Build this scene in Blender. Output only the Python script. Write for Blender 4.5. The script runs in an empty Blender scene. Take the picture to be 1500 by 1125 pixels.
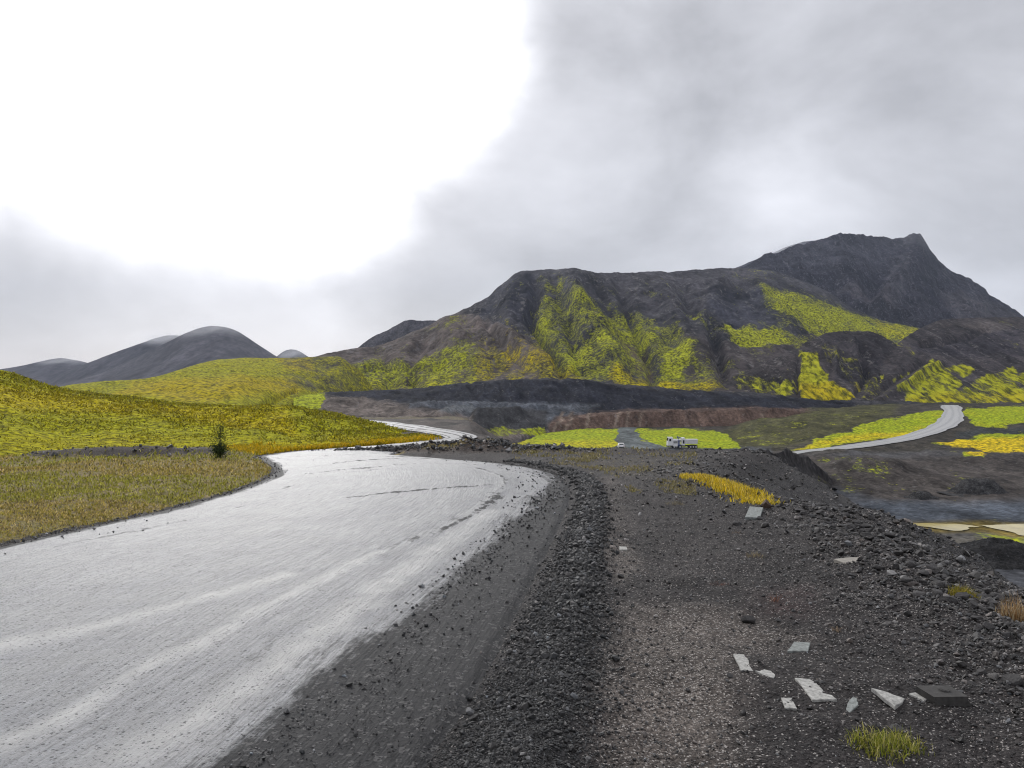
import bpy, bmesh, math, random
import numpy as np
from mathutils import Vector, Matrix

SC = bpy.context.scene
COL = SC.collection
RNG = np.random.default_rng(11)
random.seed(5)

# ------------------------------------------------------------------ camera
F, CX, CY, EYE = 1130.0, 750.0, 562.5, 1.65      # focal length and centre in photograph pixels, eye height
cam_d = bpy.data.cameras.new("camera")
cam = bpy.data.objects.new("camera", cam_d)
COL.objects.link(cam)
cam.location = (0, 0, EYE)
cam.rotation_euler = (math.radians(90), 0, 0)
cam_d.sensor_width = 36
cam_d.lens = 36 * F / 1500
cam_d.clip_start = 0.05
cam_d.clip_end = 20000
SC.camera = cam

# ------------------------------------------------------------------ world, sun, exposure
SUN_AZ, SUN_EL = -21.0, 27.0                     # degrees: left of the view axis, above the horizon
def direction(px, py):
    v = Vector(((px - CX) / F, 1.0, (CY - py) / F)); v.normalize(); return v
def link(nt, a, b): nt.links.new(a, b)
def node(nt, kind, **kw):
    n = nt.nodes.new(kind)
    for k, v in kw.items():
        if k.startswith("i_"):
            key = k[2:]
            sock = n.inputs[int(key)] if key.isdigit() else n.inputs[key]
            if hasattr(v, "is_output"): nt.links.new(v, sock)
            else: sock.default_value = v
        else: setattr(n, k, v)
    return n
def math_n(nt, op, a, b=0.0, c=0.0, clamp=False):
    n = node(nt, "ShaderNodeMath", operation=op, use_clamp=clamp)
    for i, v in enumerate((a, b, c)):
        if hasattr(v, "is_output"): nt.links.new(v, n.inputs[i])
        else: n.inputs[i].default_value = v
    return n.outputs[0]
def vmath(nt, op, a, b=(0, 0, 0)):
    n = node(nt, "ShaderNodeVectorMath", operation=op)
    for i, v in enumerate((a, b)):
        if hasattr(v, "is_output"): nt.links.new(v, n.inputs[i])
        else: n.inputs[i].default_value = v
    return n.outputs["Value"] if op in ("DOT_PRODUCT", "LENGTH") else n.outputs[0]
def remap(nt, v, a, b, c=0.0, d=1.0, smooth=False):
    n = node(nt, "ShaderNodeMapRange", interpolation_type="SMOOTHSTEP" if smooth else "LINEAR")
    nt.links.new(v, n.inputs[0])
    for i, x in enumerate((a, b, c, d)):
        if hasattr(x, "is_output"): nt.links.new(x, n.inputs[1 + i])
        else: n.inputs[1 + i].default_value = x
    return n.outputs[0]
def mix_c(nt, fac, a, b, blend="MIX"):
    n = node(nt, "ShaderNodeMix", data_type="RGBA", blend_type=blend)
    for idx, v in ((0, fac), (6, a), (7, b)):
        if hasattr(v, "is_output"): nt.links.new(v, n.inputs[idx])
        else: n.inputs[idx].default_value = v if idx == 0 else (tuple(v) + (1,) if len(v) == 3 else v)
    return n.outputs[2]
def noise_n(nt, vec, scale, detail=6.0, rough=0.6, dist=0.0):
    n = node(nt, "ShaderNodeTexNoise")
    nt.links.new(vec, n.inputs["Vector"])
    n.inputs["Scale"].default_value = scale; n.inputs["Detail"].default_value = detail
    n.inputs["Roughness"].default_value = rough; n.inputs["Distortion"].default_value = dist
    return n.outputs[0]

W = bpy.data.worlds.new("World")
SC.world = W
W.use_nodes = True
nt = W.node_tree
nt.nodes.clear()
tc = node(nt, "ShaderNodeTexCoord")
raw = vmath(nt, "NORMALIZE", tc.outputs["Generated"])
flat = vmath(nt, "MULTIPLY", raw, (1.0, 1.0, 1.7))
wn = node(nt, "ShaderNodeTexNoise"); link(nt, flat, wn.inputs["Vector"])
wn.inputs["Scale"].default_value = 3.2; wn.inputs["Detail"].default_value = 5; wn.inputs["Roughness"].default_value = 0.55
warp = vmath(nt, "SUBTRACT", wn.outputs["Color"], (0.5, 0.5, 0.5))
sc_ = node(nt, "ShaderNodeVectorMath", operation="SCALE"); link(nt, warp, sc_.inputs[0]); sc_.inputs["Scale"].default_value = 0.13
dirw = vmath(nt, "NORMALIZE", vmath(nt, "ADD", raw, sc_.outputs[0]))
def blob(px, py, r, soft, src=None):
    d = vmath(nt, "DOT_PRODUCT", src or dirw, tuple(direction(px, py)))
    a = math_n(nt, "ARCCOSINE", math_n(nt, "MINIMUM", d, 0.99999))
    return remap(nt, a, math.radians(r + soft), math.radians(max(0.0, r - soft)), 0, 1, smooth=True)
# thin part of the cloud deck in front of the sun
glow = None
for b in ((300, 22, 12.2, 7.0), (560, 85, 6.6, 5.5), (450, 225, 5.0, 5.5), (-40, 5, 7.2, 6.0), (215, -340, 18.5, 6.0), (-420, -160, 13.0, 8.0)):
    v = blob(*b)
    glow = v if glow is None else math_n(nt, "MAXIMUM", glow, v)
halo = blob(380, 60, 10.0, 24.0, raw)
cl = noise_n(nt, flat, 2.9, 7, 0.52, 0.35)
cl2 = noise_n(nt, flat, 7.0, 6, 0.6, 0.2)
grey = remap(nt, cl, 0.34, 0.66, 0.43, 0.70)
grey = math_n(nt, "ADD", grey, remap(nt, cl2, 0.3, 0.7, -0.05, 0.05))
for b, amt in (((1150, 275, 2.0, 7.0), 0.24), ((60, 390, 5.0, 10.0), -0.07), ((950, 130, 4.0, 9.0), -0.05), ((640, 430, 2.0, 9.0), 0.06)):
    grey = math_n(nt, "MULTIPLY_ADD", blob(*b), amt, grey)
sepz = node(nt, "ShaderNodeSeparateXYZ"); link(nt, raw, sepz.inputs[0])
hz = remap(nt, sepz.outputs[2], 0.0, 0.16, 1.0, 0.0, smooth=True)
grey = math_n(nt, "MULTIPLY_ADD", hz, 0.05, grey)
grey = math_n(nt, "MULTIPLY_ADD", halo, 0.10, grey)
up = remap(nt, sepz.outputs[2], 0.42, 1.0, 1.0, 1.9, smooth=True)      # overcast: brighter towards the zenith
grey = math_n(nt, "MULTIPLY", grey, up)
lum = math_n(nt, "MULTIPLY_ADD", glow, 2.1, grey)
tint = mix_c(nt, math_n(nt, "MULTIPLY", glow, 1.0, clamp=True), (0.968, 0.975, 1.035), (1.0, 1.0, 1.0))
ccol = node(nt, "ShaderNodeVectorMath", operation="SCALE"); link(nt, tint, ccol.inputs[0]); link(nt, lum, ccol.inputs["Scale"])
bg_c = node(nt, "ShaderNodeBackground"); link(nt, ccol.outputs[0], bg_c.inputs[0]); bg_c.inputs[1].default_value = 1.0
sky = node(nt, "ShaderNodeTexSky", sky_type="NISHITA", sun_disc=False)
sky.sun_elevation = math.radians(SUN_EL); sky.sun_rotation = math.radians(SUN_AZ % 360)
bg_s = node(nt, "ShaderNodeBackground"); link(nt, sky.outputs[0], bg_s.inputs[0]); bg_s.inputs[1].default_value = 0.1
mx = node(nt, "ShaderNodeMixShader"); mx.inputs[0].default_value = 0.94
link(nt, bg_s.outputs[0], mx.inputs[1]); link(nt, bg_c.outputs[0], mx.inputs[2])
wo = node(nt, "ShaderNodeOutputWorld"); link(nt, mx.outputs[0], wo.inputs[0])

sun_d = bpy.data.lights.new("sun", "SUN")
sun_d.energy = 0.7
sun_d.angle = math.radians(40)
sun_d.color = (1.0, 0.96, 0.9)
sun = bpy.data.objects.new("sun", sun_d)
COL.objects.link(sun)
sv = Vector((math.sin(math.radians(SUN_AZ)) * math.cos(math.radians(SUN_EL)), math.cos(math.radians(SUN_AZ)) * math.cos(math.radians(SUN_EL)), math.sin(math.radians(SUN_EL))))
sun.rotation_euler = sv.to_track_quat("Z", "Y").to_euler()

SC.view_settings.view_transform = "Standard"
SC.view_settings.look = "None"
SC.view_settings.gamma = 1
SC.view_settings.use_curve_mapping = False
SC.view_settings.exposure = 0.28
SC.render.engine = "CYCLES"
SC.cycles.use_denoising = True
SC.cycles.denoiser = "OPENIMAGEDENOISE"
SC.cycles.denoising_input_passes = "RGB_ALBEDO_NORMAL"
SC.cycles.filter_width = 1.1
SC.cycles.max_bounces = 6
SC.cycles.diffuse_bounces = 3
SC.cycles.glossy_bounces = 2
SC.cycles.volume_bounces = 0
SC.cycles.sample_clamp_indirect = 6

# ------------------------------------------------------------------ numeric helpers
def _hash(ix, iy, seed):
    h = (ix.astype(np.int64) * 374761393 + iy.astype(np.int64) * 668265263 + seed * 1274126177) & 0xFFFFFFFF
    h = ((h ^ (h >> 13)) * 1274126177) & 0xFFFFFFFF
    h = h ^ (h >> 16)
    return (h & 0xFFFFFF) / float(0xFFFFFF)
def vnoise(x, y, seed=0):
    ix = np.floor(x); iy = np.floor(y)
    fx = x - ix; fy = y - iy
    u = fx * fx * fx * (fx * (fx * 6 - 15) + 10); v = fy * fy * fy * (fy * (fy * 6 - 15) + 10)
    a = _hash(ix, iy, seed); b = _hash(ix + 1, iy, seed); c = _hash(ix, iy + 1, seed); d = _hash(ix + 1, iy + 1, seed)
    return (a * (1 - u) + b * u) * (1 - v) + (c * (1 - u) + d * u) * v
def fbm(x, y, oct=4, seed=0, gain=0.5):
    """about -1..1"""
    s = 0; a = 1.0; t = 0
    for i in range(oct):
        s = s + a * (vnoise(x + 17.3 * i, y - 9.1 * i, seed + i) * 2 - 1); t += a
        a *= gain; x = x * 2.03; y = y * 2.03
    return s / t * 1.5
def ridged(x, y, oct=4, seed=0, gain=0.5):
    s = 0; a = 1.0; t = 0
    for i in range(oct):
        s = s + a * (1 - np.abs(vnoise(x + 7.7 * i, y + 3.1 * i, seed + i) * 2 - 1)); t += a
        a *= gain; x = x * 2.07; y = y * 2.07
    return s / t
def sstep(a, b, x):
    t = np.clip((x - a) / (b - a), 0, 1); return t * t * (3 - 2 * t)
def interp(pts, x):
    p = np.array(pts, float); return np.interp(x, p[:, 0], p[:, 1])
def smooth_interp(pts, x, w=12.0):
    return sum(interp(pts, x + k * w) * g for k, g in ((-1, .25), (0, .5), (1, .25)))
def seg_dist(x, y, pts, closed=False):
    p = np.array(pts, float); n = len(p)
    best = np.full(np.shape(x), 1e9)
    for i in range(n if closed else n - 1):
        ax, ay = p[i]; bx, by = p[(i + 1) % n]
        dx, dy = bx - ax, by - ay
        t = np.clip(((x - ax) * dx + (y - ay) * dy) / (dx * dx + dy * dy + 1e-12), 0, 1)
        best = np.minimum(best, (x - ax - t * dx) ** 2 + (y - ay - t * dy) ** 2)
    return np.sqrt(best)
def poly_sd(x, y, pts):
    """signed distance, positive inside"""
    p = np.array(pts, float); n = len(p)
    ins = np.zeros(np.shape(x), bool)
    for i in range(n):
        ax, ay = p[i]; bx, by = p[(i + 1) % n]
        if ay == by: continue
        c = ((ay > y) != (by > y)) & (x < (bx - ax) * (y - ay) / (by - ay) + ax)
        ins ^= c
    d = seg_dist(x, y, pts, True)
    return np.where(ins, d, -d)
def area(x, y, pts, f):
    return sstep(-f, f, poly_sd(x, y, pts))
def catmull(pts, n):
    p = np.array(pts, float)
    p = np.vstack([2 * p[0] - p[1], p, 2 * p[-1] - p[-2]])
    m = len(p) - 3
    u = np.linspace(0, m - 1e-9, n); i = u.astype(int); t = (u - i)[:, None]
    a, b, c, d = p[i], p[i + 1], p[i + 2], p[i + 3]
    return 0.5 * ((2 * b) + (-a + c) * t + (2 * a - 5 * b + 4 * c - d) * t ** 2 + (-a + 3 * b - 3 * c + d) * t ** 3)
SLOPE = 0.0327
def plane_pt(px, py):
    """photograph pixel -> point on the gently falling gravel plateau"""
    d = EYE / ((py - CY) / F - SLOPE)
    return (px - CX) / F * d, d
def px_d(l): return [((p - CX) / F * d, d) for p, d in l]
def plane_pts(l): return [plane_pt(*q) for q in l]
def unproject(px, py, d): return np.array([(px - CX) / F * d, d, EYE - (py - CY) / F * d])
def to_px(x, y, z): return CX + F * x / y, CY - F * (z - EYE) / y

# ------------------------------------------------------------------ mesh helpers
def tag(o, label=None, cat=None, group=None, kind=None):
    for k, v in (("label", label), ("category", cat), ("group", group), ("kind", kind)):
        if v: o[k] = v
    return o
def mesh_obj(name, V, faces, mat=None, parent=None, smooth=True, attrs=None):
    """faces: int array (n,3) or (n,4), or a list of such arrays"""
    me = bpy.data.meshes.new(name)
    V = np.ascontiguousarray(V, np.float32)
    fl = faces if isinstance(faces, list) else [faces]
    me.vertices.add(len(V)); me.vertices.foreach_set("co", V.ravel())
    idx = np.concatenate([f.ravel() for f in fl]).astype(np.int32)
    tot = np.concatenate([np.full(len(f), f.shape[1], np.int32) for f in fl])
    st = np.concatenate([[0], np.cumsum(tot)[:-1]]).astype(np.int32)
    me.loops.add(len(idx)); me.loops.foreach_set("vertex_index", idx)
    me.polygons.add(len(tot)); me.polygons.foreach_set("loop_start", st)
    me.polygons.foreach_set("use_smooth", np.full(len(tot), smooth))
    me.update(calc_edges=True)
    for k, a in (attrs or {}).items():
        a = np.ascontiguousarray(a, np.float32)
        if a.ndim == 1:
            at = me.attributes.new(k, "FLOAT", "POINT"); at.data.foreach_set("value", a)
        else:
            at = me.attributes.new(k, "FLOAT_COLOR", "POINT")
            at.data.foreach_set("color", np.hstack([a, np.ones((len(a), 1), np.float32)]).astype(np.float32).ravel())
    if mat: me.materials.append(mat)
    o = bpy.data.objects.new(name, me)
    COL.objects.link(o)
    if parent: o.parent = parent
    return o
def grid_faces(R, C):
    i = np.arange(R - 1)[:, None] * C + np.arange(C - 1)[None, :]
    return np.stack([i, i + 1, i + 1 + C, i + C], -1).reshape(-1, 4)
def grid_obj(name, X, Y, Z, mat, attrs=None, kind="structure", parent=None, flip=False):
    R, C = X.shape
    f = grid_faces(R, C)
    if flip: f = f[:, ::-1]
    o = mesh_obj(name, np.stack([X, Y, Z], -1).reshape(-1, 3), f, mat, parent, True,
                 {k: (a.reshape(-1) if a.ndim == 2 else a.reshape(-1, 3)) for k, a in (attrs or {}).items()})
    if kind: o["kind"] = kind
    return o
def empty(name, loc, rz=0.0):
    o = bpy.data.objects.new(name, None); COL.objects.link(o)
    o.location = loc; o.rotation_euler = (0, 0, rz); o.empty_display_size = 0.2
    return o
class MB:
    """collects simple solids; build() links them as one mesh object"""
    def __init__(s): s.bm = bmesh.new()
    def box(s, x0, x1, y0, y1, z0, z1, bev=0.0):
        r = bmesh.ops.create_cube(s.bm, size=1)
        vs = r["verts"]
        for v in vs: v.co = ((x0 + x1) / 2 + v.co.x * (x1 - x0), (y0 + y1) / 2 + v.co.y * (y1 - y0), (z0 + z1) / 2 + v.co.z * (z1 - z0))
        if bev:
            es = list({e for v in vs for e in v.link_edges})
            bmesh.ops.bevel(s.bm, geom=es, offset=bev, segments=2, affect="EDGES", profile=0.5)
        return s
    def prism(s, pts, y0, y1):
        """polygon in xz, extruded in y"""
        a = [s.bm.verts.new((p[0], y0, p[1])) for p in pts]; b = [s.bm.verts.new((p[0], y1, p[1])) for p in pts]
        n = len(pts)
        s.bm.faces.new(a); s.bm.faces.new(b[::-1])
        for i in range(n): s.bm.faces.new((a[(i + 1) % n], a[i], b[i], b[(i + 1) % n]))
        return s
    def tube(s, a, b, r, r2=None, n=10):
        a = Vector(a); b = Vector(b); d = b - a
        q = d.to_track_quat("Z", "Y").to_matrix().to_4x4(); q.translation = (a + b) / 2
        bmesh.ops.create_cone(s.bm, cap_ends=True, segments=n, radius1=r, radius2=r if r2 is None else r2, depth=d.length, matrix=q)
        return s
    def build(s, name, mat, parent=None, smooth=False):
        bmesh.ops.recalc_face_normals(s.bm, faces=s.bm.faces)
        me = bpy.data.meshes.new(name); s.bm.to_mesh(me); s.bm.free()
        me.materials.append(mat)
        if smooth:
            for p in me.polygons: p.use_smooth = True
        o = bpy.data.objects.new(name, me); COL.objects.link(o)
        if parent: o.parent = parent
        return o

def ico(sub):
    bm = bmesh.new(); bmesh.ops.create_icosphere(bm, subdivisions=sub, radius=1.0)
    V = np.array([v.co[:] for v in bm.verts]); Fc = np.array([[v.index for v in f.verts] for f in bm.faces]); bm.free()
    return V, Fc

# ------------------------------------------------------------------ materials
def new_mat(name):
    m = bpy.data.materials.new(name); m.use_nodes = True
    t = m.node_tree; t.nodes.clear()
    out = node(t, "ShaderNodeOutputMaterial"); b = node(t, "ShaderNodeBsdfPrincipled")
    link(t, b.outputs[0], out.inputs[0])
    return m, t, b
def setb(b, rough=0.9, spec=0.3, metal=0.0):
    b.inputs["Roughness"].default_value = rough; b.inputs["Specular IOR Level"].default_value = spec; b.inputs["Metallic"].default_value = metal
def attr_n(t, name, out="Fac"):
    return node(t, "ShaderNodeAttribute", attribute_name=name).outputs[out]
def coords(t): return node(t, "ShaderNodeNewGeometry").outputs["Position"]
def bump_n(t, h, strength, dist, base=None):
    n = node(t, "ShaderNodeBump"); n.inputs["Strength"].default_value = strength; n.inputs["Distance"].default_value = dist
    link(t, h, n.inputs["Height"])
    if base: link(t, base, n.inputs["Normal"])
    return n.outputs[0]

def terrain_mat(name, s=0.05, moss_s=0.08, streak=0.3, bump=2.0, green=(0.27, 0.28, 0.012), yellow=(0.36, 0.29, 0.006), dark=(0.045, 0.05, 0.006), soft=0.12, amp=1.5, spec=0.04, pale=(0.16, 0.15, 0.145), rough=0.92, pt=(0.33, 0.41)):
    """bare rock or cinder from the Col attribute, moss where the moss attribute says"""
    m, t, b = new_mat(name)
    P = coords(t)
    Ps = vmath(t, "MULTIPLY", P, (1.0, streak, streak))
    n1 = noise_n(t, Ps, s, 9, 0.66, 0.4)
    n2 = noise_n(t, P, s * 9, 5, 0.7)
    n3 = noise_n(t, Ps, s * 3.3, 6, 0.7, 0.6)
    base = mix_c(t, 1.0, attr_n(t, "Col", "Color"), node_gray(t, remap(t, n1, 0.3, 0.7, 0.35, 1.85)), "MULTIPLY")
    base = mix_c(t, 1.0, base, node_gray(t, remap(t, n3, 0.32, 0.68, 0.5, 1.6)), "MULTIPLY")
    base = mix_c(t, 1.0, base, node_gray(t, remap(t, n2, 0.32, 0.68, 0.55, 1.5)), "MULTIPLY")
    Pf = vmath(t, "MULTIPLY", P, (1.0, streak * .35, streak * .35))
    n4 = noise_n(t, Pf, s * 6.0, 5, 0.65, 0.8)
    base = mix_c(t, remap(t, math_n(t, "MULTIPLY", n2, n4), pt[0], pt[1], 0, 0.75), base, pale)
    nm = noise_n(t, Ps, moss_s, 8, 0.7, 0.15)
    nl = noise_n(t, Ps, moss_s * .3, 4, 0.6, 0.2)
    nm2 = noise_n(t, vmath(t, "MULTIPLY", P, (1.0, min(1, streak * 2.2), min(1.0, streak * 2.2))), moss_s * 5.5, 5, 0.7)
    fac = math_n(t, "ADD", attr_n(t, "moss"), math_n(t, "MULTIPLY", math_n(t, "SUBTRACT", nm, 0.5), amp))
    fac = math_n(t, "ADD", fac, math_n(t, "MULTIPLY", math_n(t, "SUBTRACT", nm2, 0.5), amp * 0.55))
    fac = math_n(t, "ADD", fac, math_n(t, "MULTIPLY", math_n(t, "SUBTRACT", nl, 0.5), amp * 0.5))
    fac = remap(t, fac, 0.5 - soft, 0.5 + soft, 0, 1)
    yl = remap(t, math_n(t, "ADD", attr_n(t, "hue"), math_n(t, "MULTIPLY", math_n(t, "SUBTRACT", nm, 0.5), 1.1)), 0.1, 0.9)
    mc = mix_c(t, yl, green, yellow)
    mc = mix_c(t, 1.0, mc, node_gray(t, remap(t, nm2, 0.42, 0.66, 0.9, 1.75)), "MULTIPLY")
    mc = mix_c(t, remap(t, nm2, 0.36, 0.54, 0.92, 0.0), mc, dark)  # shade between moss clumps put into the colour; clump tops are lightened above
    c = mix_c(t, fac, base, mc)
    link(t, c, b.inputs["Base Color"])
    setb(b, rough, spec)
    h = math_n(t, "ADD", math_n(t, "MULTIPLY", n1, 1.0), math_n(t, "MULTIPLY", n3, 0.45))
    h = math_n(t, "MULTIPLY_ADD", n2, 0.2, h)
    h = math_n(t, "MULTIPLY_ADD", math_n(t, "MULTIPLY", nm2, fac), 0.35, h)
    link(t, bump_n(t, h, 0.9, bump), b.inputs["Normal"])
    return m
def node_gray(t, v):
    n = node(t, "ShaderNodeCombineColor")
    for i in range(3): link(t, v, n.inputs[i])
    return n.outputs[0]

def simple_mat(name, col, rough=0.5, spec=0.5, metal=0.0, var=0.15, scale=3.0, bump=0.0):
    m, t, b = new_mat(name)
    P = node(t, "ShaderNodeTexCoord").outputs["Object"]
    n = noise_n(t, P, scale, 5, 0.65)
    c = mix_c(t, 1.0, col, node_gray(t, remap(t, n, 0.3, 0.7, 1 - var, 1 + var)), "MULTIPLY")
    link(t, c, b.inputs["Base Color"]); setb(b, rough, spec, metal)
    if bump: link(t, bump_n(t, n, 0.6, bump), b.inputs["Normal"])
    return m
def attr_mat(name, rough=0.85, spec=0.35, var=0.35, scale=40.0, bump=0.004, trans=0.0):
    m, t, b = new_mat(name)
    P = coords(t)
    n = noise_n(t, P, scale, 4, 0.7)
    c = mix_c(t, 1.0, attr_n(t, "Col", "Color"), node_gray(t, remap(t, n, 0.3, 0.7, 1 - var, 1 + var)), "MULTIPLY")
    link(t, c, b.inputs["Base Color"]); setb(b, rough, spec)
    if bump: link(t, bump_n(t, n, 0.7, bump), b.inputs["Normal"])
    if trans:
        tr = node(t, "ShaderNodeBsdfTranslucent"); link(t, c, tr.inputs[0])
        ms = node(t, "ShaderNodeMixShader"); ms.inputs[0].default_value = trans
        link(t, b.outputs[0], ms.inputs[1]); link(t, tr.outputs[0], ms.inputs[2])
        link(t, ms.outputs[0], t.nodes["Material Output"].inputs[0])
    return m

def gravel_mat():
    m, t, b = new_mat("gravel_ground")
    P = coords(t)
    Pw = vmath(t, "ADD", P, vmath(t, "MULTIPLY", node(t, "ShaderNodeTexNoise", i_Vector=P, i_Scale=30.0).outputs["Color"], (0.02, 0.02, 0.02)))
    v1 = node(t, "ShaderNodeTexVoronoi"); link(t, Pw, v1.inputs["Vector"]); v1.inputs["Scale"].default_value = 75
    v2 = node(t, "ShaderNodeTexVoronoi"); link(t, Pw, v2.inputs["Vector"]); v2.inputs["Scale"].default_value = 28
    n1 = noise_n(t, P, 1.3, 7, 0.65); n2 = noise_n(t, P, 9.0, 6, 0.7)
    cell = node(t, "ShaderNodeSeparateColor", i_0=v1.outputs["Color"]).outputs[0]
    cell2 = node(t, "ShaderNodeSeparateColor", i_0=v2.outputs["Color"]).outputs[1]
    base = mix_c(t, 1.0, attr_n(t, "Col", "Color"), node_gray(t, remap(t, n1, 0.3, 0.7, 0.6, 1.45)), "MULTIPLY")
    base = mix_c(t, 1.0, base, node_gray(t, remap(t, n2, 0.3, 0.7, 0.7, 1.35)), "MULTIPLY")
    base = mix_c(t, 1.0, base, node_gray(t, remap(t, cell, 0, 1, 0.45, 1.6)), "MULTIPLY")
    sp = math_n(t, "GREATER_THAN", cell2, math_n(t, "SUBTRACT", 0.97, math_n(t, "MULTIPLY", attr_n(t, "speck"), 0.3)))
    inner = remap(t, v1.outputs["Distance"], 0.35, 0.5, 1, 0)
    sp2 = math_n(t, "MULTIPLY", math_n(t, "GREATER_THAN", cell, math_n(t, "SUBTRACT", 0.95, math_n(t, "MULTIPLY", attr_n(t, "speck"), 0.32))), inner)
    base = mix_c(t, math_n(t, "MULTIPLY", sp2, 0.9), base, (0.36, 0.335, 0.31))
    mossf = remap(t, math_n(t, "ADD", attr_n(t, "moss"), math_n(t, "MULTIPLY", math_n(t, "SUBTRACT", n2, 0.5), 1.3)), 0.4, 0.6)
    mc = mix_c(t, remap(t, n1, 0.4, 0.6), (0.17, 0.14, 0.03), (0.20, 0.145, 0.045))
    mc = mix_c(t, 1.0, mc, node_gray(t, remap(t, cell2, 0, 1, 0.35, 1.4)), "MULTIPLY")
    base = mix_c(t, mossf, base, mc)
    link(t, base, b.inputs["Base Color"]); setb(b, 0.8, 0.22)
    h = math_n(t, "ADD", math_n(t, "MULTIPLY", v1.outputs["Distance"], -0.5), math_n(t, "MULTIPLY", v2.outputs["Distance"], -0.9))
    h = math_n(t, "MULTIPLY_ADD", n2, 1.2, h)
    link(t, bump_n(t, h, 1.0, 0.02), b.inputs["Normal"])
    return m

def road_mat(name="wet_road", fine=55.0):
    """wet mud and grit: attribute film = smooth pale mud film, grit = loose dark grit"""
    m, t, b = new_mat(name)
    P = coords(t)
    uv = node(t, "ShaderNodeCombineXYZ")
    link(t, attr_n(t, "across"), uv.inputs[0]); link(t, attr_n(t, "along"), uv.inputs[1])
    st = vmath(t, "MULTIPLY", uv.outputs[0], (1.0, 0.06, 1.0))
    ns = noise_n(t, st, 5.0, 8, 0.7, 0.2)
    ns2 = noise_n(t, st, 22.0, 4, 0.7, 0.1)
    n1 = noise_n(t, P, 1.1, 7, 0.62)
    n2 = noise_n(t, P, fine, 4, 0.75)
    n3 = noise_n(t, P, 12.0, 6, 0.7)
    film = attr_n(t, "film")
    f = math_n(t, "ADD", film, math_n(t, "MULTIPLY", math_n(t, "SUBTRACT", ns, 0.5), 1.1))
    f = math_n(t, "ADD", f, math_n(t, "MULTIPLY", math_n(t, "SUBTRACT", ns2, 0.5), 0.5))
    f = math_n(t, "ADD", f, math_n(t, "MULTIPLY", math_n(t, "SUBTRACT", n3, 0.5), 0.45))
    f = remap(t, f, 0.36, 0.62, 0, 1)
    v = node(t, "ShaderNodeTexVoronoi"); link(t, P, v.inputs["Vector"]); v.inputs["Scale"].default_value = 42
    pit = node(t, "ShaderNodeSeparateColor", i_0=v.outputs["Color"]).outputs[0]
    pitf = math_n(t, "MULTIPLY", math_n(t, "GREATER_THAN", pit, 0.84), remap(t, v.outputs["Distance"], 0.25, 0.4, 1, 0))
    v2 = node(t, "ShaderNodeTexVoronoi"); link(t, P, v2.inputs["Vector"]); v2.inputs["Scale"].default_value = 88
    pit2 = node(t, "ShaderNodeSeparateColor", i_0=v2.outputs["Color"]).outputs[1]
    dens = remap(t, n3, 0.35, 0.65, 0.93, 0.70)
    pitf = math_n(t, "MAXIMUM", pitf, math_n(t, "MULTIPLY", math_n(t, "MULTIPLY", math_n(t, "GREATER_THAN", pit2, dens), remap(t, v2.outputs["Distance"], 0.3, 0.45, 1, 0)), 0.85))
    mud = mix_c(t, remap(t, n1, 0.35, 0.65), (0.135, 0.140, 0.154), (0.200, 0.203, 0.210))
    mud = mix_c(t, 1.0, mud, node_gray(t, remap(t, n2, 0.35, 0.65, 0.62, 1.25)), "MULTIPLY")
    mud = mix_c(t, 1.0, mud, node_gray(t, remap(t, ns2, 0.34, 0.66, 0.6, 1.25)), "MULTIPLY")
    grit = mix_c(t, n3, (0.012, 0.012, 0.014), (0.030, 0.030, 0.031))
    grit = mix_c(t, math_n(t, "MULTIPLY", math_n(t, "GREATER_THAN", pit, 0.86), 0.45), grit, (0.17, 0.165, 0.16))
    mud = mix_c(t, math_n(t, "MULTIPLY", attr_n(t, "ridge"), 0.75), mud, (0.40, 0.395, 0.38))
    c = mix_c(t, f, grit, mud)
    c = mix_c(t, math_n(t, "MULTIPLY", pitf, 0.75), c, (0.03, 0.03, 0.032))
    link(t, c, b.inputs["Base Color"])
    link(t, math_n(t, "ADD", remap(t, f, 0, 1, 0.62, 0.33), math_n(t, "MULTIPLY", pitf, 0.3)), b.inputs["Roughness"])
    link(t, remap(t, f, 0, 1, 0.16, 0.5), b.inputs["Specular IOR Level"])
    h = math_n(t, "MULTIPLY", n2, 0.35)
    h = math_n(t, "MULTIPLY_ADD", ns2, 0.8, h)
    h = math_n(t, "MULTIPLY_ADD", n3, 0.5, h)
    h = math_n(t, "MULTIPLY_ADD", pitf, -0.3, h)
    link(t, bump_n(t, h, 0.9, 0.03), b.inputs["Normal"])
    return m

# ------------------------------------------------------------------ near plateau: heights
CREST = [(3.6, -200), (3.6, -3), (3.68, 2), (3.75, 5.0), (3.95, 6.4), (4.2, 7.5), (4.5, 9.3), (4.8, 11), (5.5, 12.9), (4.75, 14.5), (4.5, 18), (4.95, 21), (7, 25.5), (9.2, 29.2), (8, 30.6), (4, 31.0), (0, 31.0), (-1.8, 32), (-2.2, 38), (-1.6, 44), (-3.4, 60), (-6, 100), (-10, 150), (-300, 150), (-300, -200)]
ROAD_L = [(-5.9, -5), (-6.1, 1), (-6.15, 5), (-6.15, 9.27), (-5.95, 10.75), (-5.66, 12.8), (-5.6, 15.8), (-5.95, 19), (-6.7, 21.7), (-7.9, 24.6), (-8.9, 27.0), (-8.6, 30.0), (-7.2, 33.0), (-5.2, 36.5)]
ROAD_R = [(-1.9, -5), (-.95, 1), (-.41, 3.55), (-.2, 4.6), (.06, 6.4), (.29, 8.1), (.77, 11.65), (1.12, 14.9), (1.2, 18.1), (.85, 20.7), (-.3, 23.3), (-2.2, 25.4), (-4.4, 27.6), (-3.6, 34.0)]
RL = catmull(ROAD_L, 440); RR = catmull(ROAD_R, 440)
ROAD_POLY = np.vstack([RL[::8], RR[::-8]])
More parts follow.
